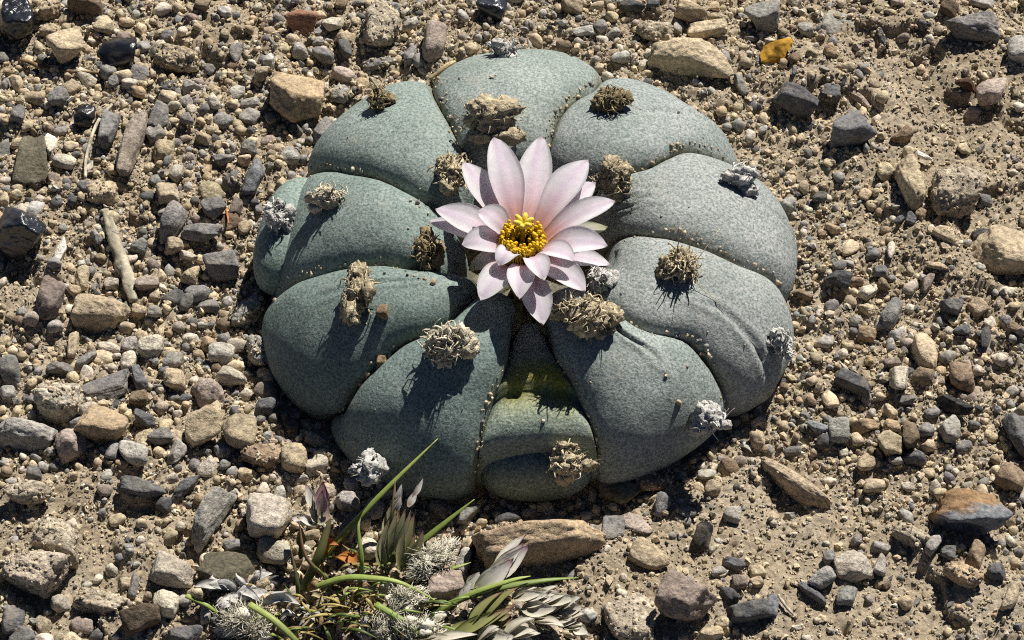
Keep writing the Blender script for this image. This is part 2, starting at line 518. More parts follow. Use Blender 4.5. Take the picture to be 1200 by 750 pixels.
for k, (nm, B, rs, zo, asym, tint) in enumerate(LOBES):
    c0, c1 = curves[k], curves[k + 1]
    Tt, Ss = np.meshgrid(tt, s_ext, indexing='ij')
    TH = c0[:, None] * (1 - Ss) + c1[:, None] * Ss
    rho, z = prof(Tt)
    dr, dz = np.gradient(prof(tt)[0]), np.gradient(prof(tt)[1])
    ln = np.hypot(dr * RC, dz); nr, nz = (-dz / ln), (dr * RC / ln)
    bump_s = (4 * Ss * (1 - Ss)) ** 0.5
    Rk = RC * (1 + (rs - 1) * bump_s)
    sw = Ss ** (1 + asym)
    h = np.clip(1 - np.abs(2 * sw - 1) ** 2.7, 0, 1) ** 0.46
    Bt = B * (0.25 + 0.75 * sstep(0.05, 0.45, Tt)) * (1 - 0.35 * sstep(0.85, 1, Tt))
    H = Bt * h
    for (s0, t0, s1, t1, dep, wd) in CREASE.get(nm, []):
        ax, ay = s1 - s0, t1 - t0
        q = np.clip(((Ss - s0) * ax + (Tt - t0) * ay) / (ax * ax + ay * ay), 0, 1)
        dd = np.hypot(Ss - s0 - q * ax, Tt - t0 - q * ay)
        H = H - dep * np.exp(-(dd / wd) ** 2) * np.sin(PI * np.clip(q, .08, .92)) + 0.4 * dep * np.exp(-((dd - wd * 2.2) / wd) ** 2)
    if nm == 'F':
        H = H - 0.10 * np.exp(-((Tt - 0.645) / 0.022) ** 2) + 0.16 * np.exp(-((Tt - 0.73) / 0.06) ** 2) - 0.34 * sstep(0.63, 0.3, Tt)
    edge = np.zeros_like(H); edge[:, 0] = -0.30; edge[:, -1] = -0.30
    X = CX + np.sin(TH) * (rho * Rk + nr[:, None] * (H + edge))
    Y = CY + np.cos(TH) * (rho * Rk + nr[:, None] * (H + edge))
    Z = z + zo * bump_s * sstep(0.1, 0.4, Tt) + nz[:, None] * (H + edge)
    P = np.stack([X.ravel(), Y.ravel(), Z.ravel()], -1)
    P = P + 0.045 * np.stack([fbm3(P * 1.1 + 5, 2, 21), fbm3(P * 1.1 + 9, 2, 22), fbm3(P * 1.3 + 2, 3, 23)], -1)
    P[:, 2] += 0.012 * fbm3(P * 5, 2, 30)
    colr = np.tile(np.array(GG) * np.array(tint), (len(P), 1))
    # olive dust line in the grooves, olive collar on F, darker brown towards the crown
    gro = np.exp(-(np.minimum(Ss, 1 - Ss) / 0.03) ** 2).ravel() * (noise3(P * 4, 40) > 0.35) * 0.6
    colr = mixc(colr, (0.17, 0.16, 0.09), gro)
    if nm == 'F':
        w = 1.8 * (np.exp(-((Tt - 0.615) / 0.06) ** 2) * (1 - np.abs(2 * Ss - 1) ** 4)).ravel() * np.clip(0.7 + 0.8 * fbm3(P * 3, 3, 41), 0, 1)
        colr = mixc(colr, (0.23, 0.215, 0.035), np.clip(w, 0, 1))
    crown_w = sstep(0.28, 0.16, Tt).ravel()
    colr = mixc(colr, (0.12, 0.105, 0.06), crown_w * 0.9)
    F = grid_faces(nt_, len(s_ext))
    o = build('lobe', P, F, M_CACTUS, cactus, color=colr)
    lobe_obj[nm] = o
    bvh_V.append(P); bvh_F.append(F + nb); nb += len(P)

def ell_lobe(nm, px, py, z, ax, tint, rot=0.0, tilt=0.0, pw=2.3):
    global nb
    V, F = ICO[4]
    r = (np.abs(V) ** pw).sum(1) ** (-1 / pw)
    P = V * r[:, None] * np.array(ax)
    ct, st = math.cos(tilt), math.sin(tilt)
    P = np.stack([P[:, 0], P[:, 1] * ct - P[:, 2] * st, P[:, 1] * st + P[:, 2] * ct], -1)
    cr, sr = math.cos(rot), math.sin(rot)
    P = np.stack([P[:, 0] * cr - P[:, 1] * sr, P[:, 0] * sr + P[:, 1] * cr, P[:, 2]], -1) + at(px, py, z)
    P = P + 0.03 * np.stack([fbm3(P * 1.5 + 5, 2, 21), fbm3(P * 1.5 + 9, 2, 22), fbm3(P * 1.5, 2, 23)], -1)
    o = build('lobe', P, F, M_CACTUS, cactus, color=np.tile(np.array(GG) * tint, (len(P), 1)))
    lobe_obj[nm] = o
    bvh_V.append(P); bvh_F.append(np.stack([F[:, 0], F[:, 1], F[:, 2], F[:, 2]], -1) + nb); nb += len(P)
ell_lobe('I2', 340, 277, 0.28, (0.36, 0.80, 0.46), (0.9, 1.0, 0.95), rot=-0.25)
ell_lobe('F2', 628, 546, 0.13, (0.66, 0.40, 0.36), (0.95, 1.0, 0.95), rot=0.05)

_bv = np.vstack(bvh_V); _bf = np.vstack(bvh_F)
tris = np.vstack([_bf[:, [0, 1, 2]], _bf[:, [0, 2, 3]]])
tris = tris[(tris[:, 0] != tris[:, 2]) & (tris[:, 1] != tris[:, 2])]
BVH = BVHTree.FromPolygons(_bv.tolist(), tris.tolist())

def on_cactus(px, py):
    d = ray(px, py)
    hit = BVH.ray_cast(Vector(CAM), Vector(d))
    for k in range(8):
        if hit[0] is None:
            d = ray(px + (620 - px) * .012 * k, py + (330 - py) * .012 * k)
            hit = BVH.ray_cast(Vector(CAM), Vector(d))
    if hit[0] is None:
        P = at(px, py, 0.35); return P, np.array([0, 0, 1.0])
    n = np.array(hit[1]);
    if np.dot(n, d) > 0: n = -n
    return np.array(hit[0]), n

# ---- wool tufts: px, py, width, height, lobe, colour, shagginess, lift
CRM, TANW, BRN, GRY, DKW = (0.62, 0.55, 0.41), (0.50, 0.42, 0.28), (0.30, 0.24, 0.14), (0.58, 0.56, 0.52), (0.065, 0.05, 0.03)
TUFTS = [
    (592, 60, 40, 26, 'A', GRY, .35, .10), (575, 142, 86, 54, 'A', TANW, .45, .20), (718, 120, 40, 38, 'B', BRN, .8, .10), (866, 210, 48, 34, 'C', GRY, .15, .16),
    (724, 215, 52, 48, 'C', TANW, .9, .16), (797, 313, 46, 38, 'D', TANW, 1.3, .12), (910, 399, 34, 38, 'D', GRY, .35, .14), (686, 374, 66, 58, 'E', TANW, .9, .18),
    (818, 486, 44, 42, 'E', GRY, .15, .32), (524, 403, 58, 50, 'G', CRM, 1.2, .20), (447, 541, 36, 42, 'G', GRY, .2, .42), (423, 345, 40, 64, 'H', TANW, .9, .24),
    (388, 233, 46, 36, 'I', CRM, .4, .18), (325, 256, 38, 38, 'I2', GRY, .35, .14), (445, 120, 34, 34, 'J', BRN, .45, .14), (524, 205, 54, 50, 'J', TANW, .9, .16),
    (660, 546, 54, 42, 'F2', TANW, .4, .34), (706, 332, 34, 40, 'D', GRY, .7, .12), (500, 292, 34, 44, 'I', BRN, .9, .08),
    (640, 235, 60, 40, 'B', BRN, .9, .05), (565, 235, 60, 50, 'J', CRM, .8, .05),
]
def tuft(i, px, py, w, h, lobe, c, shag, lift):
    r_ = np.random.default_rng(100 + i)
    p, n = on_cactus(px, py + 4)
    n = n * 0.6 + np.array([0, -.1, .5]); n /= np.linalg.norm(n)
    a = w / 200; bb = h / 200; cc = min(a, bb) * 0.8 + lift * 0.35
    ex = np.array([1.0, 0, 0]); ex = ex - n * np.dot(ex, n); ex /= np.linalg.norm(ex); ey = np.cross(n, ex)
    ctr = p + n * (cc * 0.45 + (lift - .2 if lift > .3 else 0))
    def W(L): return ctr + L[:, :1] * ex + L[:, 1:2] * ey + L[:, 2:] * n
    c = np.array(c); A = Acc()
    m = 1 + int(5 * min(1, shag) + 2.5)
    for k in range(m):
        V, F = ICO[3 if k < 2 else 2]
        o_ = r_.normal(size=3) * np.array([.7, .7, .4]); o_ = o_ / max(1, np.linalg.norm(o_) / .85)
        if k == 0: o_ = np.zeros(3)
        sz = r_.uniform(.26, .56, 3) if k else np.array([.66, .66, .7]) * (1.2 if shag < .3 else 1)
        q = V * 1.9 + i * 3.3 + k * 7.7
        lump = 1 + 0.55 * fbm3(q, 3, 50 + i) + (0.20 + .35 * shag) * fbm3(q * 2.9, 3, 60 + i) - 0.25 * np.abs(fbm3(q * 5, 2, 70 + i))
        L = (V * lump[:, None] * sz + o_) * np.array([a, bb, cc])
        cv = np.clip(0.5 + 1.1 * fbm3(q * 2.4, 4, 80 + i), 0, 1)
        lo = .75 if shag < .5 else .38
        A.add(W(L), F, mixc(c * lo, c * (1.2 if shag < .5 else 1.45), cv) * r_.uniform(.8, 1.15))
    for k in range(int(8 + 90 * shag)):
        d = r_.normal(size=3); d[2] = abs(d[2]) * 0.8; d /= np.linalg.norm(d)
        root = d * np.array([a, bb, cc]) * r_.uniform(.55, 1.0)
        tg = np.cross(d, r_.normal(size=3)); tg /= np.linalg.norm(tg)
        ln = (0.06 + 0.10 * r_.random()) * (0.6 + a)
        if shag > 1.25 and k % 9 == 0: d = d + tg; tg = d * .6; ln *= 2.2
        p1 = root + (tg + d * .25) * ln * .5; p2 = root + (tg + d * r_.uniform(-.2, .5)) * ln + r_.normal(size=3) * ln * .25
        path = catmull([root - d * .03, p1, p2], 6)
        rr = np.linspace(1, 0.4, 6) * (0.007 + 0.012 * r_.random() ** 2)
        v, f = sweep(W(path), rr, 4, r_.uniform(.4, 1))
        A.add(v, f, c * (0.6 + 1.1 * r_.random()))
    A.build('wool_tuft', M_WOOL, lobe_obj[lobe], origin=p)
for i, T in enumerate(TUFTS):
    tuft(i, *T)

# ---- flower
FN = np.array([0.05, 0.06, 1.0]); FN /= np.linalg.norm(FN)
FX = np.array([1.0, 0, 0]) - FN * FN[0]; FX /= np.linalg.norm(FX); FY = np.cross(FN, FX)
FC = at(612, 285, 1.62)
flower = link('flower', None, np.array([CX, CY - .12, .02]), cactus)
flower['label'] = 'pale pink flower with yellow stamens'
def floc(p): d = p - FC; return np.array([d @ FX, d @ FY, d @ FN])
def fpos(l): return FC + l[0] * FX + l[1] * FY + l[2] * FN

def petal_tip(px, py, slope, z0):
    d = ray(px, py)
    for L in np.linspace(DIST - 5, DIST + 3, 1600):
        l = floc(CAM + d * L)
        if l[2] <= z0 + slope * math.hypot(l[0], l[1]): return l
    return l
def crop(x, y): return 480 + x / 2.885, 140 + y / 2.885
# tip (in a close-up), width px, layer: 0 outermost .. 3 inner, greenish tip
PETALS = [(285, 62, 38, 2, 0), (445, 58, 38, 1, 0), (603, 138, 37, 2, 0), (628, 215, 32, 1, 0), (694, 278, 31, 2, 0), (668, 365, 29, 0, 1), (668, 428, 35, 2, 0),
          (677, 492, 30, 0, 0), (560, 480, 27, 3, 0), (594, 580, 36, 1, 0), (452, 694, 36, 0, 0), (455, 545, 27, 3, 0), (372, 607, 30, 2, 0), (240, 612, 36, 1, 0),
          (300, 495, 26, 3, 0), (200, 510, 24, 0, 1), (178, 425, 35, 2, 0), (66, 345, 27, 0, 0), (88, 305, 37, 1, 0), (232, 312, 30, 3, 0), (180, 145, 34, 1, 0), (255, 180, 28, 0, 0),
          (520, 165, 26, 0, 0), (350, 150, 28, 0, 0)]
SL = [0.02, 0.12, 0.22, 0.36]
for i, (x, y, w, lay, green) in enumerate(PETALS):
    tip = petal_tip(*crop(x, y), SL[lay], -0.20 + 0.04 * lay)
    d2 = tip[:2] / np.hypot(*tip[:2]); r = np.hypot(*tip[:2])
    base = np.array([*(d2 * (0.13 + 0.01 * (3 - lay))), -0.28 + 0.03 * lay])
    mid = np.array([*(d2 * r * 0.52), tip[2] * 0.62 + 0.06 + 0.05 * lay])
    Vp, Fp, u, v = blade(fpos(base), fpos(mid), fpos(tip), w / 100 * 1.02, FN, cup=0.16, wpow=0.78, peak=0.60, nu=19, nv=9, thick=0.016, curl=rng.uniform(-.2, .2), tip_w=0.03, seed=i)
    pink, lilac, white, orange = (0.92, 0.48, 0.58), (0.80, 0.62, 0.80), (0.97, 0.94, 0.96), (0.92, 0.40, 0.18)
    c = np.tile(np.array(white), (len(u), 1))
    c = mixc(c, lilac, np.clip((1 - np.abs(v) * 1.5), 0, 1) * np.clip(u * 1.4 - .2, 0, 1) * 0.55)
    c = mixc(c, pink, np.clip(1.2 - u * 2.0, 0, 1) * (0.9 - 0.45 * np.abs(v)))
    c = mixc(c, orange, np.clip(1 - u * 2.6, 0, 1))
    vein = (np.sin(v * 22) * 0.5 + 0.5) * 0.10
    c = c * (1 - vein[:, None])
    c = mixc(c, (0.45, 0.25, 0.30), np.clip((u - 0.93) * 9, 0, 1) * 0.35)
    if green: c = mixc(c, (0.35, 0.38, 0.10), np.clip(u * 1.6 - .6, 0, 1) * 0.75)
    build('petal', Vp, Fp, M_PETAL, flower, origin=fpos(base), color=c)
# receptacle
rp = catmull([np.array([CX, CY - .12, 0.02]), FC * .5 + np.array([CX, CY - .2, .3]) * .5 - FN * .25, fpos((0, 0, -0.42)), fpos((0, 0, -0.22))], 16)
Vr, Fr = sweep(rp, np.linspace(.17, .24, 16), 20, 1.0, (0, 1, 0.2))
build('receptacle', Vr, Fr, M_POLLEN, flower, origin=rp[0], color=np.tile(np.array((0.50, 0.30, 0.12)), (len(Vr), 1)))
A = Acc()
for k in range(330):
    a = rng.uniform(0, 2 * PI); rb = 0.05 + 0.13 * rng.random(); rt = 0.06 + 0.19 * math.sqrt(rng.random())
    b0 = np.array([rb * math.cos(a), rb * math.sin(a), -0.36]); zt = 0.02 + 0.14 * rng.random() - 0.10 * (0.3 - rt)
    a2 = a + rng.normal() * 0.5
    t0 = np.array([rt * math.cos(a2), rt * math.sin(a2), zt])
    m0 = np.array([(rt + .05) * math.cos(a), (rt + .05) * math.sin(a), zt * .4 - .12])
    pth = catmull([b0, m0, t0], 7)
    pth = np.array([fpos(q) for q in pth])
    v, f = sweep(pth, 0.010, 4)
    A.add(v, f, mixc((0.75, 0.30, 0.05), (0.85, 0.55, 0.05), np.concatenate([np.repeat(np.linspace(0, 1, 7), 4), [0, 1]])))
    Vi, Fi = ICO[1]
    A.add(Vi * np.array([.018, .018, .024]) * rng.uniform(.8, 1.3) + fpos(t0), Fi, np.array((0.95, 0.62, 0.03)) * rng.uniform(.8, 1.1))
st = A.build('stamens', M_POLLEN, flower, origin=FC); st['kind'] = 'stuff'
A = Acc()
pth = np.array([fpos(q) for q in catmull([(0, 0, -.38), (0, 0.05, -.1), (0, 0.10, 0.16)], 8)])
v, f = sweep(pth, .035, 8); A.add(v, f, (0.75, 0.5, 0.08))
for k in range(6):
    a = k / 6 * 2 * PI + .3
    q = [(0, .10, .15), (.05 * math.cos(a), .10 + .05 * math.sin(a), .24), (.12 * math.cos(a), .11 + .11 * math.sin(a), .27)]
    v, f = sweep(np.array([fpos(p) for p in catmull(q, 7)]), np.array([.024, .028, .03, .032, .032, .03, .018]), 6)
    A.add(v, f, (0.90, 0.70, 0.10))
A.build('stigma', M_POLLEN, flower, origin=fpos((0, .08, -.2)))

# ------------------------------------------------------------------ stones
COLS = {'T': (0.53, 0.42, 0.265), 'C': (0.58, 0.51, 0.40), 'O': (0.47, 0.335, 0.195), 'G': (0.235, 0.225, 0.215), 'P': (0.41, 0.385, 0.345), 'D': (0.105, 0.105, 0.11),
        'K': (0.012, 0.014, 0.02), 'B': (0.24, 0.17, 0.105), 'R': (0.42, 0.20, 0.11), 'V': (0.33, 0.26, 0.215), 'L': (0.15, 0.135, 0.085), 'W': (0.78, 0.74, 0.67), 'U': (0.135, 0.143, 0.155),
        'S': (0.50, 0.42, 0.31)}
CNAME = {'T': 'sandy tan', 'C': 'pale cream', 'O': 'orange tan', 'G': 'mid grey', 'P': 'light grey', 'D': 'dark slate grey', 'K': 'glossy black', 'B': 'dull brown', 'R': 'brick red',
         'V': 'pinkish purple', 'L': 'dark olive', 'W': 'bright white', 'U': 'bluish grey', 'S': 'soil-coloured'}

def rock_shape(seed, shape, sub):
    """r: water-rounded, a: angular, c: crumbly clod, f: flat-topped angular block"""
    r_ = np.random.default_rng(seed)
    V, F = ICO[sub]
    npl = {'r': 9, 'a': 11, 'c': 12, 'f': 8}[shape]
    k = {'r': 7, 'a': 26, 'c': 9, 'f': 34}[shape]
    nrm = r_.normal(size=(npl, 3)); nrm /= np.linalg.norm(nrm, axis=1)[:, None]
    box = np.array([[1, 0, 0], [-1, 0, 0], [0, 1, 0], [0, -1, 0], [0, 0, 1], [0, 0, -1.0]]) + r_.normal(size=(6, 3)) * (0.22 if shape in 'rc' else 0.3)
    if shape == 'f': box[4] = (r_.normal() * .08, r_.normal() * .08, 1)
    nrm = np.vstack([nrm, box]); nrm /= np.linalg.norm(nrm, axis=1)[:, None]
    d = np.concatenate([r_.uniform(.78, 1.12, npl), r_.uniform(.72, .95, 6)])
    q = np.clip(V @ nrm.T, 0, None) / d
    r = (q ** k).sum(1) ** (-1 / k)
    P = V * r[:, None]
    if shape == 'c':
        P = P * (1 + 0.20 * fbm3(V * 2.6 + seed, 3, seed % 97) + 0.12 * fbm3(V * 8.5 + seed, 3, seed % 89))[:, None]
    else:
        amp = 0.085 if shape == 'r' else 0.075
        P = P * (1 + amp * 1.6 * fbm3(V * 1.9 + seed, 2, seed % 97) + amp * fbm3(V * 6 + seed, 3, seed % 83))[:, None]
    lo, hi = P.min(0), P.max(0)
    return (P - (lo + hi) / 2) / ((hi - lo) / 2), F

CLODS = []
SMALL, NAMED = [], []
def short(label):
    out = []
    for w_ in label.split():
        if w_ in ('with', 'beside', 'in', 'on', 'behind', 'at', 'between', 'below', 'above', 'touching', 'under', 'lying', 'standing', 'side', 'nearer', 'leaning', 'close', 'pointing',
                  'flush', 'resting', 'throwing', 'worn', 'sunk', 'cut', 'wedged', 'tilted', 'half', 'amid', 'near', 'tucked', 'over', 'of', 'among', 'by'): break
        out.append(w_)
    return ' '.join(out)
PLACED = []     # footprints (x, y, radius)
def stone(x, y, w, h, rot, c, shape, label=None, rust=False, cat='stone', flat=0.92, sink=0.10, name=None, group=None, tint=None, seed=None):
    seed = int(x * 7 + y * 131) if seed is None else seed
    r_ = np.random.default_rng(seed + 5)
    cc = flat * min(w, h) / 200
    ph = math.radians(rot)
    vec = np.array([math.cos(ph), math.sin(ph) / math.sin(EL)])
    a = w / 200 * np.hypot(*vec)
    hb = max((h / 200) ** 2 - (cc * math.cos(EL)) ** 2 * abs(math.cos(ph)), (0.3 * h / 200) ** 2)
    b = math.sqrt(hb) / (math.sin(EL) * abs(math.cos(ph)) + abs(math.sin(ph)))
    ang = math.atan2(vec[1], vec[0])
    P, F = rock_shape(seed, shape, 4 if max(w, h) > 58 else 3)
    if rust:
        dn = np.linalg.norm((P - np.array([-.35, -.95, .1])) * np.array([1, 1, 1.2]), axis=1)
        P = P + np.array([.15, .75, -.1]) * np.exp(-(dn / .55) ** 2)[:, None]
        rc = sstep(.1, .6, P[:, 1] + .5 * P[:, 2] - .55 * P[:, 0] + .5 * fbm3(P * 3, 3, 5))
        vc = mixc((.20, .21, .225), (.27, .165, .085), rc) * (1 + .3 * fbm3(P * 5, 3, 8))[:, None]
    P = P * np.array([a, b, cc])
    ca, sa = math.cos(ang), math.sin(ang)
    P = np.stack([P[:, 0] * ca - P[:, 1] * sa, P[:, 0] * sa + P[:, 1] * ca, P[:, 2]], -1)
    g = at(x, y, 0.05)
    gz = float(ground_h(np.array([g[0]]), np.array([g[1]]))[0])
    zc = gz + cc * (0.80 - sink)
    ctr = at(x, y, zc)
    mat = M_CLOD if shape == 'c' else (M_BLACK if c == 'K' else M_STONE)
    nm = name or ('soil_clod' if shape == 'c' else ('pebble' if max(w, h) < 24 else 'stone'))
    o = build(nm, P + ctr, F, M_GRAVEL if rust else mat, origin=np.array([ctr[0], ctr[1], ctr[2] - cc]), color=vc if rust else None)
    base = np.array(COLS[c]) * (tint if tint is not None else 1.0) * r_.uniform(0.9, 1.1) * np.clip(1 + r_.normal(size=3) * 0.012, .95, 1.05)
    base = base * .82 + base.mean() * .18 * np.array([1.06, 1.0, .90])
    o.color = (*base, 1)
    if shape == 'c': CLODS.append(P + ctr)
    PLACED.append((ctr[0], ctr[1], max(a, b) * 0.9, min(a, b) * .9))
    if label is None:
        size = 'tiny' if max(w, h) < 19 else ('small' if max(w, h) < 28 else 'medium-sized')
        form = {'r': 'rounded', 'a': 'chipped angular', 'f': 'flat-faced', 'c': 'crumbly'}[shape]
        nn = 'clod' if shape == 'c' else 'pebble'
        label = f'{size} {form} {CNAME[c]} {nn} bedded in the gravel'
        SMALL.append((o, f'{size} {form} {CNAME[c]} {nn}', ctr))
        tag(o, label, nn, f'{size} {form} {CNAME[c]} {nn}s')
    else:
        tag(o, label, 'clod' if shape == 'c' else 'stone', group)
        NAMED.append((short(label), ctr))
    return o

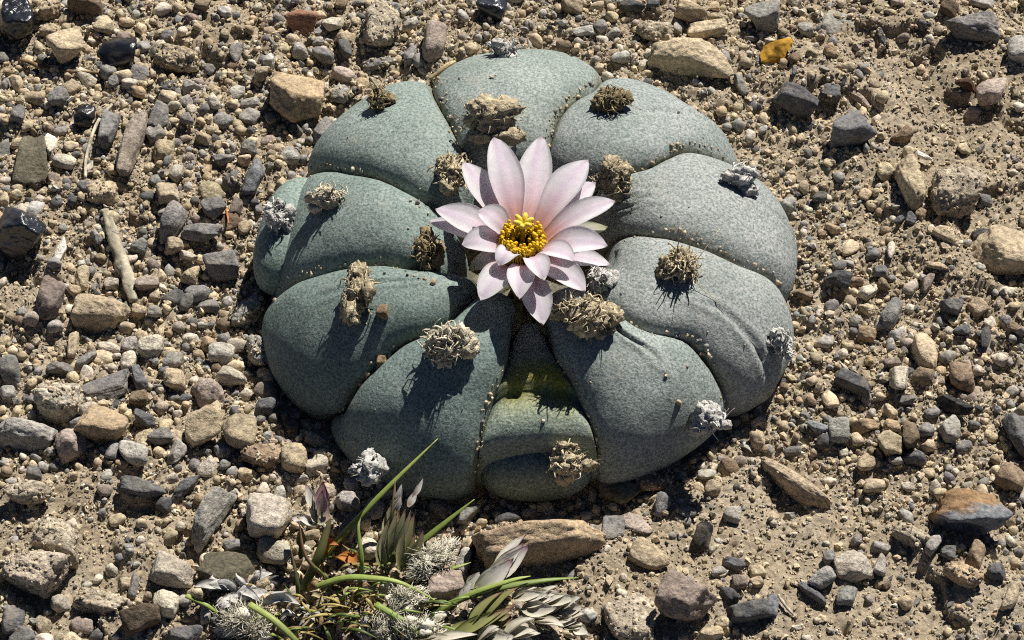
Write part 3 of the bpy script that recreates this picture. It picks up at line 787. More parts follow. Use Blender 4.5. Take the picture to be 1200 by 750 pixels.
#   x,   y,   w,  h, rot, colour, shape, label, options
STONES = [
 (18, 24, 52, 62, 10, 'K', 'a', 'glossy black stone with tan crumbs and brown stone beside it', {}),
 (59, 12, 28, 24, 0, 'T', 'c', None, {}), (100, 6, 46, 34, 0, 'B', 'r', 'brown rounded stone beside the tan crumbs and glossy black stone', {}), (60, 36, 30, 18, 0, 'T', 'c', None, {}),
 (78, 53, 44, 54, 20, 'T', 'a', 'tan wedge-shaped stone standing on edge between two glossy black stones', dict(flat=1.0)),
 (138, 60, 40, 50, 90, 'K', 'a', 'upright glossy black stone beside the tan wedge-shaped stone', dict(flat=1.0)),
 (207, 70, 62, 40, -10, 'T', 'c', 'flat tan soil clod with small grey pebbles at its lower edge', {}),
 (224, 101, 26, 19, 20, 'P', 'a', None, {}), (197, 103, 20, 18, 0, 'D', 'c', None, {}), (276, 62, 26, 17, 80, 'G', 'r', None, {}), (245, 82, 15, 14, 0, 'G', 'r', None, {}),
 (69, 114, 28, 23, 0, 'G', 'r', None, dict(tint=1.15)), (24, 118, 13, 12, 0, 'T', 'r', None, {}), (20, 135, 20, 22, 0, 'G', 'r', None, {}), (100, 137, 27, 27, 0, 'K', 'a', 'small glossy black stone beside the bent pale straw', {}),
 (127, 150, 48, 27, 82, 'G', 'a', 'upright grey slab beside the long pinkish brown stone', dict(tint=1.1)),
 (152, 170, 82, 33, 80, 'V', 'r', 'long pinkish brown stone beside a grey slab and a pale straw', dict(tint=1.12)),
 (39, 191, 62, 44, 87, 'L', 'f', 'dark brown flat slab with rust specks lying in the gravel', dict(tint=.8, flat=.5)),
 (187, 138, 36, 27, 80, 'G', 'a', None, {}), (219, 140, 19, 18, 0, 'G', 'r', None, {}), (293, 121, 27, 16, 10, 'P', 'a', None, {}), (307, 85, 20, 20, 0, 'T', 'r', None, {}), (292, 174, 22, 20, 0, 'G', 'a', None, {}),
 (262, 187, 30, 15, 5, 'G', 'a', None, {}), (192, 176, 26, 30, 0, 'T', 'r', None, {}), (263, 14, 19, 15, 0, 'P', 'r', None, {}), (196, 42, 16, 15, 0, 'G', 'r', None, {}), (133, 96, 14, 16, 0, 'G', 'r', None, {}),
 (24, 271, 60, 62, -15, 'K', 'a', 'large glossy blue-black stone beside a white chip', dict(tint=1.6)),
 (71, 295, 34, 19, 75, 'W', 'a', 'white angular chip beside the large glossy blue-black stone', {}),
 (121, 227, 38, 28, 0, 'T', 'c', 'tan soil clod at the broken end of the grey twig', {}),
 (201, 260, 46, 35, 55, 'G', 'r', 'rounded grey stone with a tan pebble against its lower end', dict(tint=1.1)), (237, 273, 48, 24, -5, 'G', 'a', 'grey wedge stone pointing at the cactus beside the rounded grey stone', dict(tint=1.1)),
 (260, 313, 46, 38, -8, 'G', 'f', 'flat-topped grey angular stone with crisp edges and deep shadow', dict(flat=.9)), (296, 208, 42, 28, 72, 'U', 'a', 'smooth blue-grey triangular stone close to the cactus rim', dict(tint=1.5)),
 (196, 227, 30, 28, 0, 'T', 'a', None, {}), (204, 287, 24, 23, 0, 'T', 'r', None, {}), (220, 300, 25, 14, -20, 'C', 'a', None, {}),
 (118, 367, 68, 45, -5, 'T', 'r', 'big smooth tan stone at the lower end of the grey twig', {}), (58, 352, 44, 36, 70, 'V', 'a', 'purplish grey angular stone beside the big smooth tan stone', dict(tint=.72)),
 (173, 331, 30, 20, 0, 'V', 'r', None, dict(tint=1.2)), (224, 321, 26, 26, 0, 'T', 'r', None, {}), (96, 324, 30, 18, 85, 'T', 'r', None, {}), (131, 333, 18, 17, 0, 'C', 'r', None, {}), (163, 364, 18, 18, 0, 'T', 'r', None, {}),
 (181, 365, 17, 15, 0, 'P', 'r', None, {}), (244, 359, 29, 17, 0, 'G', 'a', None, {}), (288, 366, 42, 34, 20, 'P', 'c', 'pale grey rough soil clod near the cactus rim', {}), (250, 244, 32, 24, 0, 'G', 'a', None, {}), (277, 243, 24, 17, 80, 'V', 'a', None, dict(tint=.6)),
 (272, 212, 24, 28, 0, 'G', 'c', None, {}), (163, 289, 21, 18, 0, 'G', 'a', None, {}), (113, 277, 18, 14, -50, 'P', 'a', None, {}),
 (69, 468, 62, 54, -10, 'C', 'c', 'cream rough-skinned round stone touching a tan brown one', dict(tint=1.0)), (121, 496, 60, 51, -10, 'O', 'r', 'tan brown round stone touching the cream rough one', dict(tint=.95)),
 (29, 509, 72, 45, -8, 'P', 'r', 'large smooth pale grey boulder-shaped stone with a dark underside', {}), (83, 521, 38, 36, 0, 'V', 'a', 'pinkish tan knobbly stone beside the large pale grey stone', dict(tint=1.4)),
 (124, 453, 62, 40, 12, 'G', 'f', 'grey-green flat triangular stone behind the tan brown round stone', dict(flat=.4)), (163, 443, 32, 20, 115, 'D', 'a', None, dict(tint=1.6)), (101, 421, 30, 19, 35, 'G', 'a', None, {}),
 (71, 432, 34, 18, -10, 'G', 'a', None, {}), (11, 435, 28, 34, 0, 'G', 'r', None, {}), (9, 461, 20, 18, 0, 'P', 'r', None, {}), (177, 408, 30, 30, 0, 'C', 'a', None, {}), (203, 424, 24, 22, 0, 'P', 'r', None, {}),
 (128, 408, 29, 15, 5, 'C', 'r', None, {}), (152, 404, 18, 18, 0, 'P', 'r', None, {}), (260, 415, 32, 28, 0, 'P', 'r', None, {}), (303, 412, 34, 40, 0, 'P', 'c', 'pale grey lumpy stone leaning against the cactus side', dict(tint=1.05, flat=1.0, sink=-.3)),
 (243, 461, 40, 34, 0, 'V', 'r', 'pinkish brown rounded stone below a whitish knobbly one', dict(tint=1.3)), (271, 443, 36, 28, -15, 'C', 'r', 'whitish knobbly stone above the pinkish brown rounded one', {}),
 (240, 501, 46, 46, 0, 'T', 'a', 'tan angular stone side by side with a grey-tan rounded one', {}), (281, 505, 40, 46, 0, 'T', 'r', 'grey-tan rounded stone side by side with the tan angular one', dict(tint=.78)),
 (169, 491, 30, 21, -35, 'D', 'a', None, dict(tint=1.5)), (189, 512, 32, 20, 5, 'G', 'r', None, {}), (157, 533, 34, 28, 0, 'P', 'r', None, {}), (208, 529, 30, 24, 70, 'P', 'a', None, {}), (307, 533, 50, 26, 0, 'B', 'c', 'brown crusted clod beside a tan stone in front of the cactus', dict(tint=1.4)),
 (205, 445, 27, 25, 0, 'T', 'r', None, {}), (163, 467, 22, 18, 0, 'B', 'r', None, dict(tint=1.3)), (85, 405, 30, 16, 80, 'T', 'r', None, {}), (312, 477, 26, 20, 0, 'D', 'r', None, dict(tint=1.3)), (288, 553, 19, 12, -30, 'U', 'a', None, dict(tint=1.3)), (40, 555, 19, 17, 0, 'G', 'r', None, {}),
 (344, 537, 32, 35, 0, 'T', 'r', 'tan oval stone in the gravel in front of the lower lobes', {}), (290, 556, 22, 18, 0, 'T', 'r', None, {}),
 (165, 573, 58, 22, -8, 'D', 'f', 'long dark slate slab lying flat beside a leaning one', dict(tint=1.2)), (215, 574, 44, 19, 42, 'D', 'f', 'dark slate slab leaning up at a slant', dict(tint=1.5)),
 (246, 606, 66, 46, 68, 'P', 'a', 'pale grey tall angular stone with a dark shaded side', dict(tint=.85, flat=1.0)), (315, 606, 50, 48, 0, 'C', 'r', 'cream white quartz-like stone beside the reddish spikelet of the weed', dict(tint=1.05)),
 (201, 668, 54, 44, -8, 'C', 'f', 'cream flat-topped angular stone with a pitted centre', dict(tint=.85, flat=.8)), (268, 668, 70, 44, 0, 'L', 'a', 'dark olive rough stone between a cream stone and the weed', dict(tint=.7)),
 (195, 707, 30, 29, 0, 'C', 'r', None, {}), (64, 633, 54, 50, 0, 'S', 'c', 'upper soil clod of a crusted row with a dark gap below', {}), (38, 668, 74, 60, -15, 'S', 'c', 'largest grainy soil clod with a dark crack under it', {}), (118, 706, 62, 34, -15, 'S', 'c', 'low soil clod with a grey inset pebble beside a brown chip', {}),
 (168, 723, 50, 40, 20, 'B', 'a', 'dark brown bark-like stone below the small pale pebble', dict(tint=.5)), (15, 728, 26, 32, 0, 'D', 'r', None, dict(tint=1.3)), (215, 746, 42, 24, 0, 'D', 'a', 'dark slate stone beside the dry white leaves of the weed', dict(tint=1.3)),
 (32, 577, 56, 30, -8, 'S', 'c', 'long low soil clod with a shaded front lip', {}), (26, 746, 30, 20, 0, 'G', 'a', None, {}), (157, 686, 26, 12, 85, 'G', 'a', None, {}), (147, 683, 13, 16, 0, 'T', 'r', None, {}),
 (933, 119, 58, 44, -25, 'D', 'f', 'dark slate angular stone nearer the yellow dead leaf', dict(tint=1.25, flat=.9)), (998, 153, 56, 46, 15, 'D', 'f', 'dark slate block beside a slim pinkish sliver', dict(tint=1.75, flat=.9)),
 (1004, 114, 38, 14, -38, 'V', 'a', 'slim pinkish grey sliver between two dark slate stones', dict(tint=1.3)), (973, 110, 28, 28, 0, 'D', 'c', None, dict(tint=1.3)),
 (1139, 31, 72, 36, -4, 'G', 'f', 'flat grey oval stone standing proud of the pale crust', dict(tint=1.05)), (1163, 107, 44, 36, 15, 'V', 'a', 'pale pinkish angular stone beside a dark red-brown chip', dict(tint=1.5)), (1132, 98, 28, 18, -10, 'R', 'a', 'dark red-brown chip beside the pale pinkish stone', dict(tint=.3)),
 (1194, 58, 32, 36, 0, 'P', 'r', 'pale grey round stone cut by the crust near a flat grey oval', {}), (1112, 10, 26, 26, 0, 'B', 'a', None, dict(tint=.6)), (1150, 4, 32, 16, -10, 'P', 'a', None, {}),
 (1082, 183, 21, 10, -25, 'W', 'f', 'small bright white chip lying on the tan elongated stone', dict(flat=.5, sink=-2.2)), (1067, 212, 62, 36, 100, 'T', 'r', 'tan elongated stone with a white chip on it', dict(flat=.95)), (1056, 158, 30, 20, 10, 'B', 'a', None, {}),
 (979, 29, 48, 38, 0, 'P', 'f', 'grey stone worn flush with the pale crust', dict(tint=.8, flat=.35, sink=.5)), (893, 17, 46, 36, 0, 'G', 'a', 'grey stone above the yellow dead leaf', dict(tint=1.25)), (944, 35, 23, 20, 0, 'P', 'a', None, {}), (931, 84, 14, 10, 70, 'U', 'a', None, {}), (1033, 45, 30, 14, 110, 'D', 'c', None, {}),
 (1182, 296, 92, 66, -15, 'T', 'r', 'broad pale tan stone sunk in soil with a dark front edge', dict(tint=1.05, flat=.6)), (1122, 228, 66, 60, 0, 'S', 'c', 'big soil clod throwing a deep shadow on the tan elongated stone', dict(flat=.9)),
 (1038, 201, 22, 20, 0, 'T', 'r', None, {}), (1108, 276, 32, 22, -30, 'T', 'r', None, {}), (1097, 311, 28, 13, -10, 'T', 'r', None, {}), (1150, 273, 25, 16, 15, 'D', 'a', None, {}), (1114, 359, 27, 23, -15, 'U', 'f', None, {}), (983, 328, 30, 22, -10, 'D', 'a', None, {}),
 (975, 268, 20, 15, -35, 'O', 'r', None, dict(tint=1.1)), (1043, 295, 27, 17, 60, 'C', 'a', None, {}), (1054, 258, 14, 12, 40, 'U', 'a', None, {}), (1067, 257, 14, 15, 0, 'U', 'a', None, {}), (1154, 235, 19, 17, 0, 'G', 'r', None, {}), (1035, 333, 17, 16, 0, 'B', 'r', None, {}),
 (1087, 332, 25, 16, 70, 'V', 'r', None, {}), (1017, 364, 24, 17, -30, 'T', 'a', None, {}), (941, 345, 25, 14, -15, 'B', 'r', None, {}), (1044, 367, 36, 28, 60, 'G', 'a', 'grey rough stone in the fine gravel above a tan block', {}), (923, 241, 22, 20, 0, 'P', 'r', None, {}), (960, 232, 19, 16, 0, 'D', 'a', None, {}), (1132, 211, 14, 14, 0, 'G', 'r', None, {}), (1032, 319, 20, 16, 0, 'G', 'a', None, {}),
 (1084, 413, 46, 34, 110, 'T', 'r', 'pale tan block-shaped stone leaning in the fine gravel', dict(tint=1.15)), (1001, 450, 46, 28, -28, 'D', 'f', 'dark slate sliver with a curved edge in fine gravel', dict(tint=1.1)), (1053, 446, 32, 27, 80, 'C', 'f', 'small cream block beside the dark slate sliver', {}),
 (1128, 443, 32, 32, 0, 'B', 'r', 'brown grey stone above a black wedge stone', dict(tint=1.4)), (1116, 476, 44, 26, -25, 'D', 'a', 'black wedge stone below the brown grey stone', dict(tint=.3)), (957, 501, 27, 16, -18, 'U', 'f', None, dict(tint=2)), (1043, 521, 32, 28, 0, 'T', 'f', 'small tan squarish stone in the pebbly gravel', dict(tint=.85)), (1013, 499, 29, 21, 10, 'B', 'a', None, dict(tint=1.4)),
 (1043, 483, 18, 16, -50, 'T', 'r', None, {}), (1072, 537, 29, 24, -20, 'D', 'r', None, dict(tint=1.3)), (1016, 544, 23, 18, 0, 'T', 'r', None, {}), (1049, 540, 17, 12, -10, 'P', 'a', None, {}), (1112, 504, 26, 30, 0, 'P', 'r', None, {}), (1129, 525, 20, 17, 0, 'G', 'r', None, {}), (1067, 509, 32, 24, 80, 'B', 'a', None, dict(tint=.8)),
 (1195, 512, 50, 32, 110, 'D', 'a', 'dark grey stone on the soil beside scattered pebbles', dict(tint=1.5)), (1061, 469, 25, 12, 5, 'G', 'a', None, {}), (1045, 425, 22, 11, 5, 'V', 'a', None, dict(tint=.9)), (1128, 388, 23, 15, 10, 'U', 'a', None, dict(tint=1.3)), (1187, 384, 15, 14, 0, 'B', 'r', None, {}), (1016, 392, 23, 18, -10, 'O', 'r', None, {}), (1019, 423, 13, 12, 0, 'O', 'r', None, {}), (1045, 500, 19, 16, 0, 'O', 'r', None, {}), (1155, 395, 24, 15, 75, 'D', 'a', None, {}),
 (931, 568, 92, 36, -32, 'T', 'r', 'long grey-tan finger-shaped stone tilted on the soil', dict(tint=.9, flat=1.0)),
 (1137, 606, 90, 52, -2, 'U', 'a', 'blue-grey stone with rusty brown top and dark hollow front', dict(rust=True, flat=1.0)), (1001, 663, 46, 38, 5, 'C', 'a', 'cream tan angular stone with chipped edges beside grey pebbles', dict(tint=.95)),
 (963, 678, 34, 30, 20, 'G', 'r', None, dict(tint=1.5)), (952, 695, 38, 15, -35, 'D', 'r', 'narrow dark grey curved stone over a deep shadow', dict(tint=1.6)), (992, 699, 25, 24, 0, 'G', 'r', None, {}), (1033, 662, 24, 18, 70, 'P', 'r', None, {}), (972, 653, 15, 16, 0, 'G', 'r', None, {}), (904, 710, 26, 18, 80, 'U', 'r', None, dict(tint=1.4)),
 (1093, 638, 26, 22, 60, 'P', 'r', None, {}), (1111, 649, 18, 16, 0, 'G', 'r', None, {}), (1067, 628, 44, 32, -30, 'S', 'c', 'small soil clod with a shaded crease amid loose pebbles', {}), (1032, 642, 22, 14, -10, 'P', 'r', None, {}), (1004, 633, 13, 13, 0, 'G', 'r', None, {}), (1168, 671, 22, 22, 0, 'D', 'r', None, dict(tint=1.3)), (1144, 650, 36, 24, 70, 'B', 'a', 'brown stone tucked below the rusty blue-grey one', dict(tint=1.3)),
 (1128, 674, 44, 28, -25, 'O', 'c', 'orange tan crumbly clod below the rusty blue-grey stone', {}), (1184, 700, 30, 22, 75, 'T', 'r', None, {}), (1024, 569, 25, 18, 0, 'T', 'r', None, {}), (1184, 560, 36, 34, 0, 'B', 'r', 'brown grey stone above the rusty blue-grey one', dict(tint=1.3)), (888, 670, 19, 16, 0, 'T', 'r', None, {}), (887, 682, 17, 14, 0, 'T', 'r', None, {}), (1064, 571, 17, 10, 0, 'C', 'r', None, {}),
 (354, 28, 42, 40, 10, 'R', 'f', 'brick red block-shaped stone beside a small cream one', dict(flat=.9)), (392, 29, 31, 24, 15, 'C', 'a', 'small cream white stone beside the brick red one', {}), (373, 48, 15, 14, 0, 'P', 'r', None, {}), (379, 65, 30, 24, -25, 'G', 'r', None, {}), (352, 60, 21, 19, 0, 'P', 'r', None, {}),
 (448, 30, 50, 58, 0, 'S', 'c', 'tall tan soil clod between cream and pinkish stones', {}), (509, 48, 46, 36, 80, 'V', 'r', 'pinkish grey shield-shaped stone behind the cactus', dict(tint=1.15)), (576, 11, 40, 34, 0, 'K', 'a', 'blue-black glassy stone behind the cactus', dict(tint=1.6)),
 (443, 75, 42, 18, 10, 'G', 'c', 'grey crumbly clod behind the upper cactus lobes', {}), (403, 88, 34, 20, -8, 'V', 'r', 'pinkish tan oval stone beside the big orange tan one', dict(tint=1.5)), (405, 57, 30, 20, 110, 'D', 'r', None, dict(tint=1.2)), (481, 28, 21, 19, 0, 'P', 'r', None, {}), (398, 112, 26, 24, 0, 'P', 'c', None, {}),
 (348, 108, 68, 76, 0, 'O', 'a', 'big orange tan rugged stone beside the cactus rim', dict(tint=1.1, flat=.75)), (400, 5, 17, 15, 0, 'B', 'r', None, {}), (421, 3, 19, 9, 0, 'G', 'r', None, {}), (480, 64, 25, 18, 80, 'G', 'a', None, {}), (378, 157, 36, 28, 60, 'G', 'f', 'grey flat stone wedged beneath the cactus edge', dict(tint=1.05)),
 (810, 72, 108, 52, -3, 'T', 'r', 'big tan wedge-shaped stone behind the cactus with a dark hollow', dict(flat=.95, sink=.1)), (829, 35, 54, 23, 4, 'T', 'r', 'tan flat stone resting behind the big tan wedge', dict(tint=1.1)), (767, 38, 48, 28, -5, 'S', 'c', 'crumbly tan clod beside the big tan wedge', {}), (811, 14, 42, 32, -20, 'T', 'a', 'tan angular stone behind the flat tan one', dict(tint=.9)),
 (796, 32, 20, 18, 70, 'P', 'a', None, {}), (741, 6, 34, 16, 0, 'D', 'r', None, dict(tint=.8)), (765, 4, 18, 13, 0, 'U', 'a', None, dict(tint=.7)), (669, 8, 34, 26, -25, 'T', 'r', None, dict(tint=.75)), (683, 37, 31, 16, 12, 'P', 'a', None, {}), (837, 8, 15, 14, 0, 'T', 'r', None, {}), (843, 21, 27, 14, -10, 'T', 'r', None, {}), (869, 99, 30, 19, 110, 'G', 'a', None, {}), (701, 80, 15, 13, 0, 'T', 'r', None, {}),
 (632, 629, 150, 64, 7, 'O', 'a', 'long tan slab of rock in front of the cactus and weed', dict(tint=1.08, flat=1.0, sink=.2)),
 (724, 579, 50, 32, -5, 'L', 'r', 'dark olive round stone under the front of the cactus', dict(tint=1.1)), (763, 566, 38, 22, 0, 'B', 'c', 'brown crumbly clod beside the dark olive round stone', dict(tint=1.4)), (718, 594, 11, 10, 0, 'C', 'r', None, {}), (694, 580, 17, 11, 85, 'C', 'r', None, {}),
 (823, 627, 36, 26, 80, 'D', 'a', 'small matt black stone on pale soil', dict(tint=.22)), (803, 704, 70, 58, 4, 'V', 'f', 'square pinkish grey block with flat top and dark edge', dict(tint=.85, flat=1.0)),
 (718, 620, 28, 26, 0, 'G', 'f', 'grey flat stone flush with soil beside the long tan slab', dict(flat=.4)), (745, 613, 42, 26, -15, 'V', 'r', 'pinkish tan stone flush with soil near the long tan slab', dict(tint=1.4, flat=.4, sink=.4)), (762, 652, 46, 36, -20, 'T', 'r', 'grey-tan smooth stone half buried in pale soil', dict(tint=.9, flat=.5)),
 (860, 661, 26, 19, -25, 'D', 'f', None, dict(tint=1.8)), (843, 669, 19, 15, 0, 'P', 'r', None, {}), (879, 717, 50, 26, 10, 'D', 'a', 'dark slate stone beside the square pinkish block', dict(tint=1.1)), (867, 682, 17, 17, 0, 'V', 'r', None, {}), (855, 697, 22, 18, -60, 'D', 'r', None, {}), (831, 742, 32, 18, 10, 'T', 'a', None, {}), (849, 730, 21, 15, 0, 'T', 'r', None, {}),
 (829, 556, 23, 15, 0, 'P', 'r', None, {}), (835, 572, 19, 18, 0, 'T', 'r', None, {}), (858, 604, 21, 18, 0, 'P', 'r', None, {}), (805, 601, 21, 12, 0, 'G', 'r', None, {}), (594, 606, 30, 18, 15, 'D', 'a', None, {}), (579, 575, 17, 16, 0, 'G', 'r', None, {}), (620, 728, 24, 24, 0, 'D', 'a', None, dict(tint=1.6)),
 (738, 726, 58, 50, 0, 'S', 'c', 'broad tan soil clod beside the square pinkish block', dict(flat=.5)), (522, 686, 42, 36, 0, 'V', 'r', 'pinkish tan round stone among the weed blades', dict(tint=1.35)), (436, 598, 28, 25, 0, 'P', 'r', None, {}), (408, 588, 32, 26, -10, 'P', 'r', None, dict(tint=.85)),
 (412, 568, 19, 18, 0, 'P', 'a', None, {}), (514, 598, 20, 20, 0, 'G', 'a', None, {}), (547, 603, 28, 26, 50, 'G', 'f', None, {}), (322, 649, 42, 36, -10, 'C', 'r', 'cream tan round stone beside the weed stem', dict(tint=.9)), (408, 620, 30, 24, 70, 'G', 'a', None, {}), (544, 656, 30, 20, 70, 'P', 'a', None, {}),
]
counts = {}
for (x, y, w, h, rot, c, sh, lab, kw) in STONES:
    stone(x, y, w, h, rot, c, sh, lab, **kw)

# ------------------------------------------------------------------ loose gravel
hand = np.array(PLACED)
def in_cactus(x, y, pad=0.0):
    th = np.arctan2(x - CX, y - CY)
    return np.hypot(x - CX, y - CY) < 3.02 + pad

def density(x, y):
    """how much loose gravel lies here: 0 crust .. 1 packed pebbles"""
    cm = crust_mask(x, y)
    left = sstep(-1.2, -3.6, x)
    d = 0.30 + 0.75 * left + 0.35 * gauss(x, y, 1040, 470, 2.0) + 0.3 * gauss(x, y, 870, 690, .9) + 0.45 * gauss(x, y, 450, 600, 1.5) + 0.3 * gauss(x, y, 560, 20, 1.5)
    return np.clip(d * (1 - 0.85 * cm), 0.03, 1.0) * (0.45 + 1.1 * noise2(x * 1.1, y * 1.1, 77))

gx = []; gy = []; gr = []
cell = {}
def free(x, y, r):
    dd = np.hypot(hand[:, 0] - x, hand[:, 1] - y)
    if (dd < hand[:, 2] * .5 + hand[:, 3] * .5 + r * 0.55).any(): return False
    ci, cj = int(x / .3), int(y / .3)
    for i in (ci - 1, ci, ci + 1):
        for j in (cj - 1, cj, cj + 1):
            for (a, b, c) in cell.get((i, j), ()):
                if (a - x) ** 2 + (b - y) ** 2 < ((r + c) * 0.8) ** 2: return False
    return True
target = np.concatenate([rng.uniform(.085, .125, 1150), rng.uniform(.055, .09, 4700), rng.uniform(.035, .06, 12500)])
for r in target:
    x, y = rng.uniform(-7.2, 7.2), rng.uniform(-5.4, 6.5)
    if rng.random() > float(density(np.array(x), np.array(y))) or in_cactus(x, y): continue
    if not free(x, y, r): continue
    gx.append(x); gy.append(y); gr.append(r)
    cell.setdefault((int(x / .3), int(y / .3)), []).append((x, y, r))
gx, gy, gr = map(np.array, (gx, gy, gr))
PAL = [('T', .40), ('C', .15), ('P', .14), ('G', .14), ('D', .05), ('O', .04), ('B', .04), ('V', .04)]
pk = [p[0] for p in PAL]; pw = np.array([p[1] for p in PAL]); pw /= pw.sum()

PROTO2 = [rock_shape(9000 + k, 'aarafcarac'[k % 10], 2)[0] for k in range(24)]
PROTO1 = [rock_shape(9100 + k, 'ra'[k % 2], 1)[0] for k in range(16)]
def place_many(protos, F, x, y, r, z, colors, sq=(0.55, 0.95)):
    n = len(x); m = len(protos[0])
    k = rng.integers(0, len(protos), n)
    P = np.array(protos)[k]
    P = P * np.stack([rng.uniform(.85, 1.35, n), rng.uniform(.75, 1.05, n), rng.uniform(*sq, n)], -1)[:, None] * r[:, None, None]
    q = rng.normal(size=(n, 4)); q[:, 1:3] *= 0.35; q /= np.linalg.norm(q, axis=1)[:, None]
    w, a, b, c = q.T
    R = np.stack([1 - 2 * (b * b + c * c), 2 * (a * b - c * w), 2 * (a * c + b * w), 2 * (a * b + c * w), 1 - 2 * (a * a + c * c), 2 * (b * c - a * w),
                  2 * (a * c - b * w), 2 * (b * c + a * w), 1 - 2 * (a * a + b * b)], -1).reshape(n, 3, 3)
    P = np.einsum('nij,nmj->nmi', R, P) + np.stack([x, y, z], -1)[:, None]
    FF = (F[None] + (np.arange(n) * m)[:, None, None]).reshape(-1, 3)
    C = np.repeat(colors, m, axis=0)
    return P.reshape(-1, 3), FF, C

def palette(n, warm=0.0):
    w = pw.copy(); w[0] += warm; w /= w.sum()
    ks = rng.choice(len(pk), n, p=w)
    c = np.array([COLS[p] for p in pk])[ks]
    c = c * .82 + c.mean(1)[:, None] * .18 * np.array([1.06, 1.0, .9])
    return c * rng.uniform(.75, 1.25, (n, 1)) * np.clip(1 + rng.normal(size=(n, 3)) * .015, .9, 1.1), ks

# the largest of the loose pebbles are things of their own
order = np.argsort(-gr)
vis = [k for k in order if abs(gx[k]) < 5.6 and -4.3 < gy[k] < 4.6][:max(0, 296 - len(STONES))]
cols_g, ks = palette(len(gx))
vs = set(vis)
SHARED = [mesh_data('loose_pebble', p, ICO[2][1]) for p in PROTO2]
for m_ in SHARED: m_.materials.append(M_STONE)
for k in vis:
    o = bpy.data.objects.new('loose_pebble', SHARED[int(rng.integers(0, 24))])
    col.objects.link(o)
    r = gr[k] * 1.05
    z = float(ground_h(np.array([gx[k]]), np.array([gy[k]]))[0]) + r * .25
    o.location = Vector((gx[k] * S, gy[k] * S, z * S))
    o.scale = (r * rng.uniform(.9, 1.3), r * rng.uniform(.8, 1.05), r * rng.uniform(.6, .9))
    o.rotation_euler = (rng.normal() * .25, rng.normal() * .25, rng.uniform(0, 6.28))
    o.color = (*cols_g[k], 1)
    cn = CNAME[pk[ks[k]]]
    tag(o, None, 'pebble', f'tiny loose {cn} pebbles')
    SMALL.append((o, f'tiny loose {cn} pebble', np.array([gx[k], gy[k], z])))
NP = np.array([q[1] for q in NAMED])
for o, txt, p in SMALL:
    o['label'] = f'{txt} next to the {NAMED[int(np.argmin(((NP - p) ** 2).sum(1)))][0]}'
rest = np.array([k for k in range(len(gx)) if k not in vs])
z = ground_h(gx[rest], gy[rest]) + gr[rest] * .25
big = gr[rest] > .085
A = Acc()
for sel, pr, F in ((big, PROTO2, ICO[2][1]), (~big, PROTO1, ICO[1][1])):
    i = rest[sel]
    v, f, c = place_many(pr, F, gx[i], gy[i], gr[i], z[sel], cols_g[i])
    A.add(v, f, c)
o = A.build('gravel', M_GRAVEL, origin=np.zeros(3))
tag(o, 'small mixed gravel spread over the sandy soil', 'gravel', kind='stuff')

# sand grains
n = 32000
x = rng.uniform(-7.2, 7.2, n); y = rng.uniform(-5.4, 6.5, n)
keep = (rng.random(n) < 0.30 + 0.70 * (1 - crust_mask(x, y))) & ~in_cactus(x, y, -0.05)
x, y = x[keep], y[keep]
r = np.clip(rng.lognormal(math.log(0.028), .36, len(x)), .016, .06)
z = ground_h(x, y) + r * rng.uniform(0, .6, len(x))
PROTO0 = []
for k in range(12):
    v = ICO[0][0] * (1 + 0.22 * np.random.default_rng(k).normal(size=(12, 1)))
    PROTO0.append(v)
for P in CLODS:
    q = P[P[:, 2] > np.median(P[:, 2])]
    q = q[rng.integers(0, len(q), int(34 * np.ptp(P[:, 0]) * np.ptp(P[:, 1]) / .12))]
    x = np.append(x, q[:, 0]); y = np.append(y, q[:, 1]); z = np.append(z, q[:, 2]); r = np.append(r, np.clip(rng.lognormal(math.log(.019), .3, len(q)), .012, .035))
c, _ = palette(len(x), 0.5)
nc = sum(int(34 * np.ptp(P[:, 0]) * np.ptp(P[:, 1]) / .12) for P in CLODS)
c[-nc:] = c[-nc:] * .35 + np.array((.52, .43, .31)) * .65
v, f, cc = place_many(PROTO0, ICO[0][1], x, y, r, z, c, (.7, 1.0))
# finer grit between them
OCT = np.array([[1, 0, 0], [-1, 0, 0], [0, 1, 0], [0, -1, 0], [0, 0, 1], [0, 0, -1.0]])
OF = np.array([[0, 2, 4], [2, 1, 4], [1, 3, 4], [3, 0, 4], [2, 0, 5], [1, 2, 5], [3, 1, 5], [0, 3, 5]])
n = 88000
x = rng.uniform(-7.0, 7.0, n); y = rng.uniform(-5.3, 6.4, n)
keep = (rng.random(n) < 0.55 + 0.45 * (1 - crust_mask(x, y))) & ~in_cactus(x, y, -0.05)
x, y = x[keep], y[keep]
r = np.clip(rng.lognormal(math.log(0.0165), .3, len(x)), .009, .03)
c, _ = palette(len(x), 1.2)
c = c * .6 + np.array((.54, .455, .335)) * .4 * rng.uniform(.8, 1.2, (len(x), 1))
v2, f2, c2 = place_many([OCT * (1 + .3 * np.random.default_rng(40 + k).normal(size=(6, 1))) for k in range(12)], OF, x, y, r, ground_h(x, y) + r * .35, c, (.7, 1.0))
f = np.vstack([f, f2 + len(v)]); v = np.vstack([v, v2]); cc = np.vstack([cc, c2])
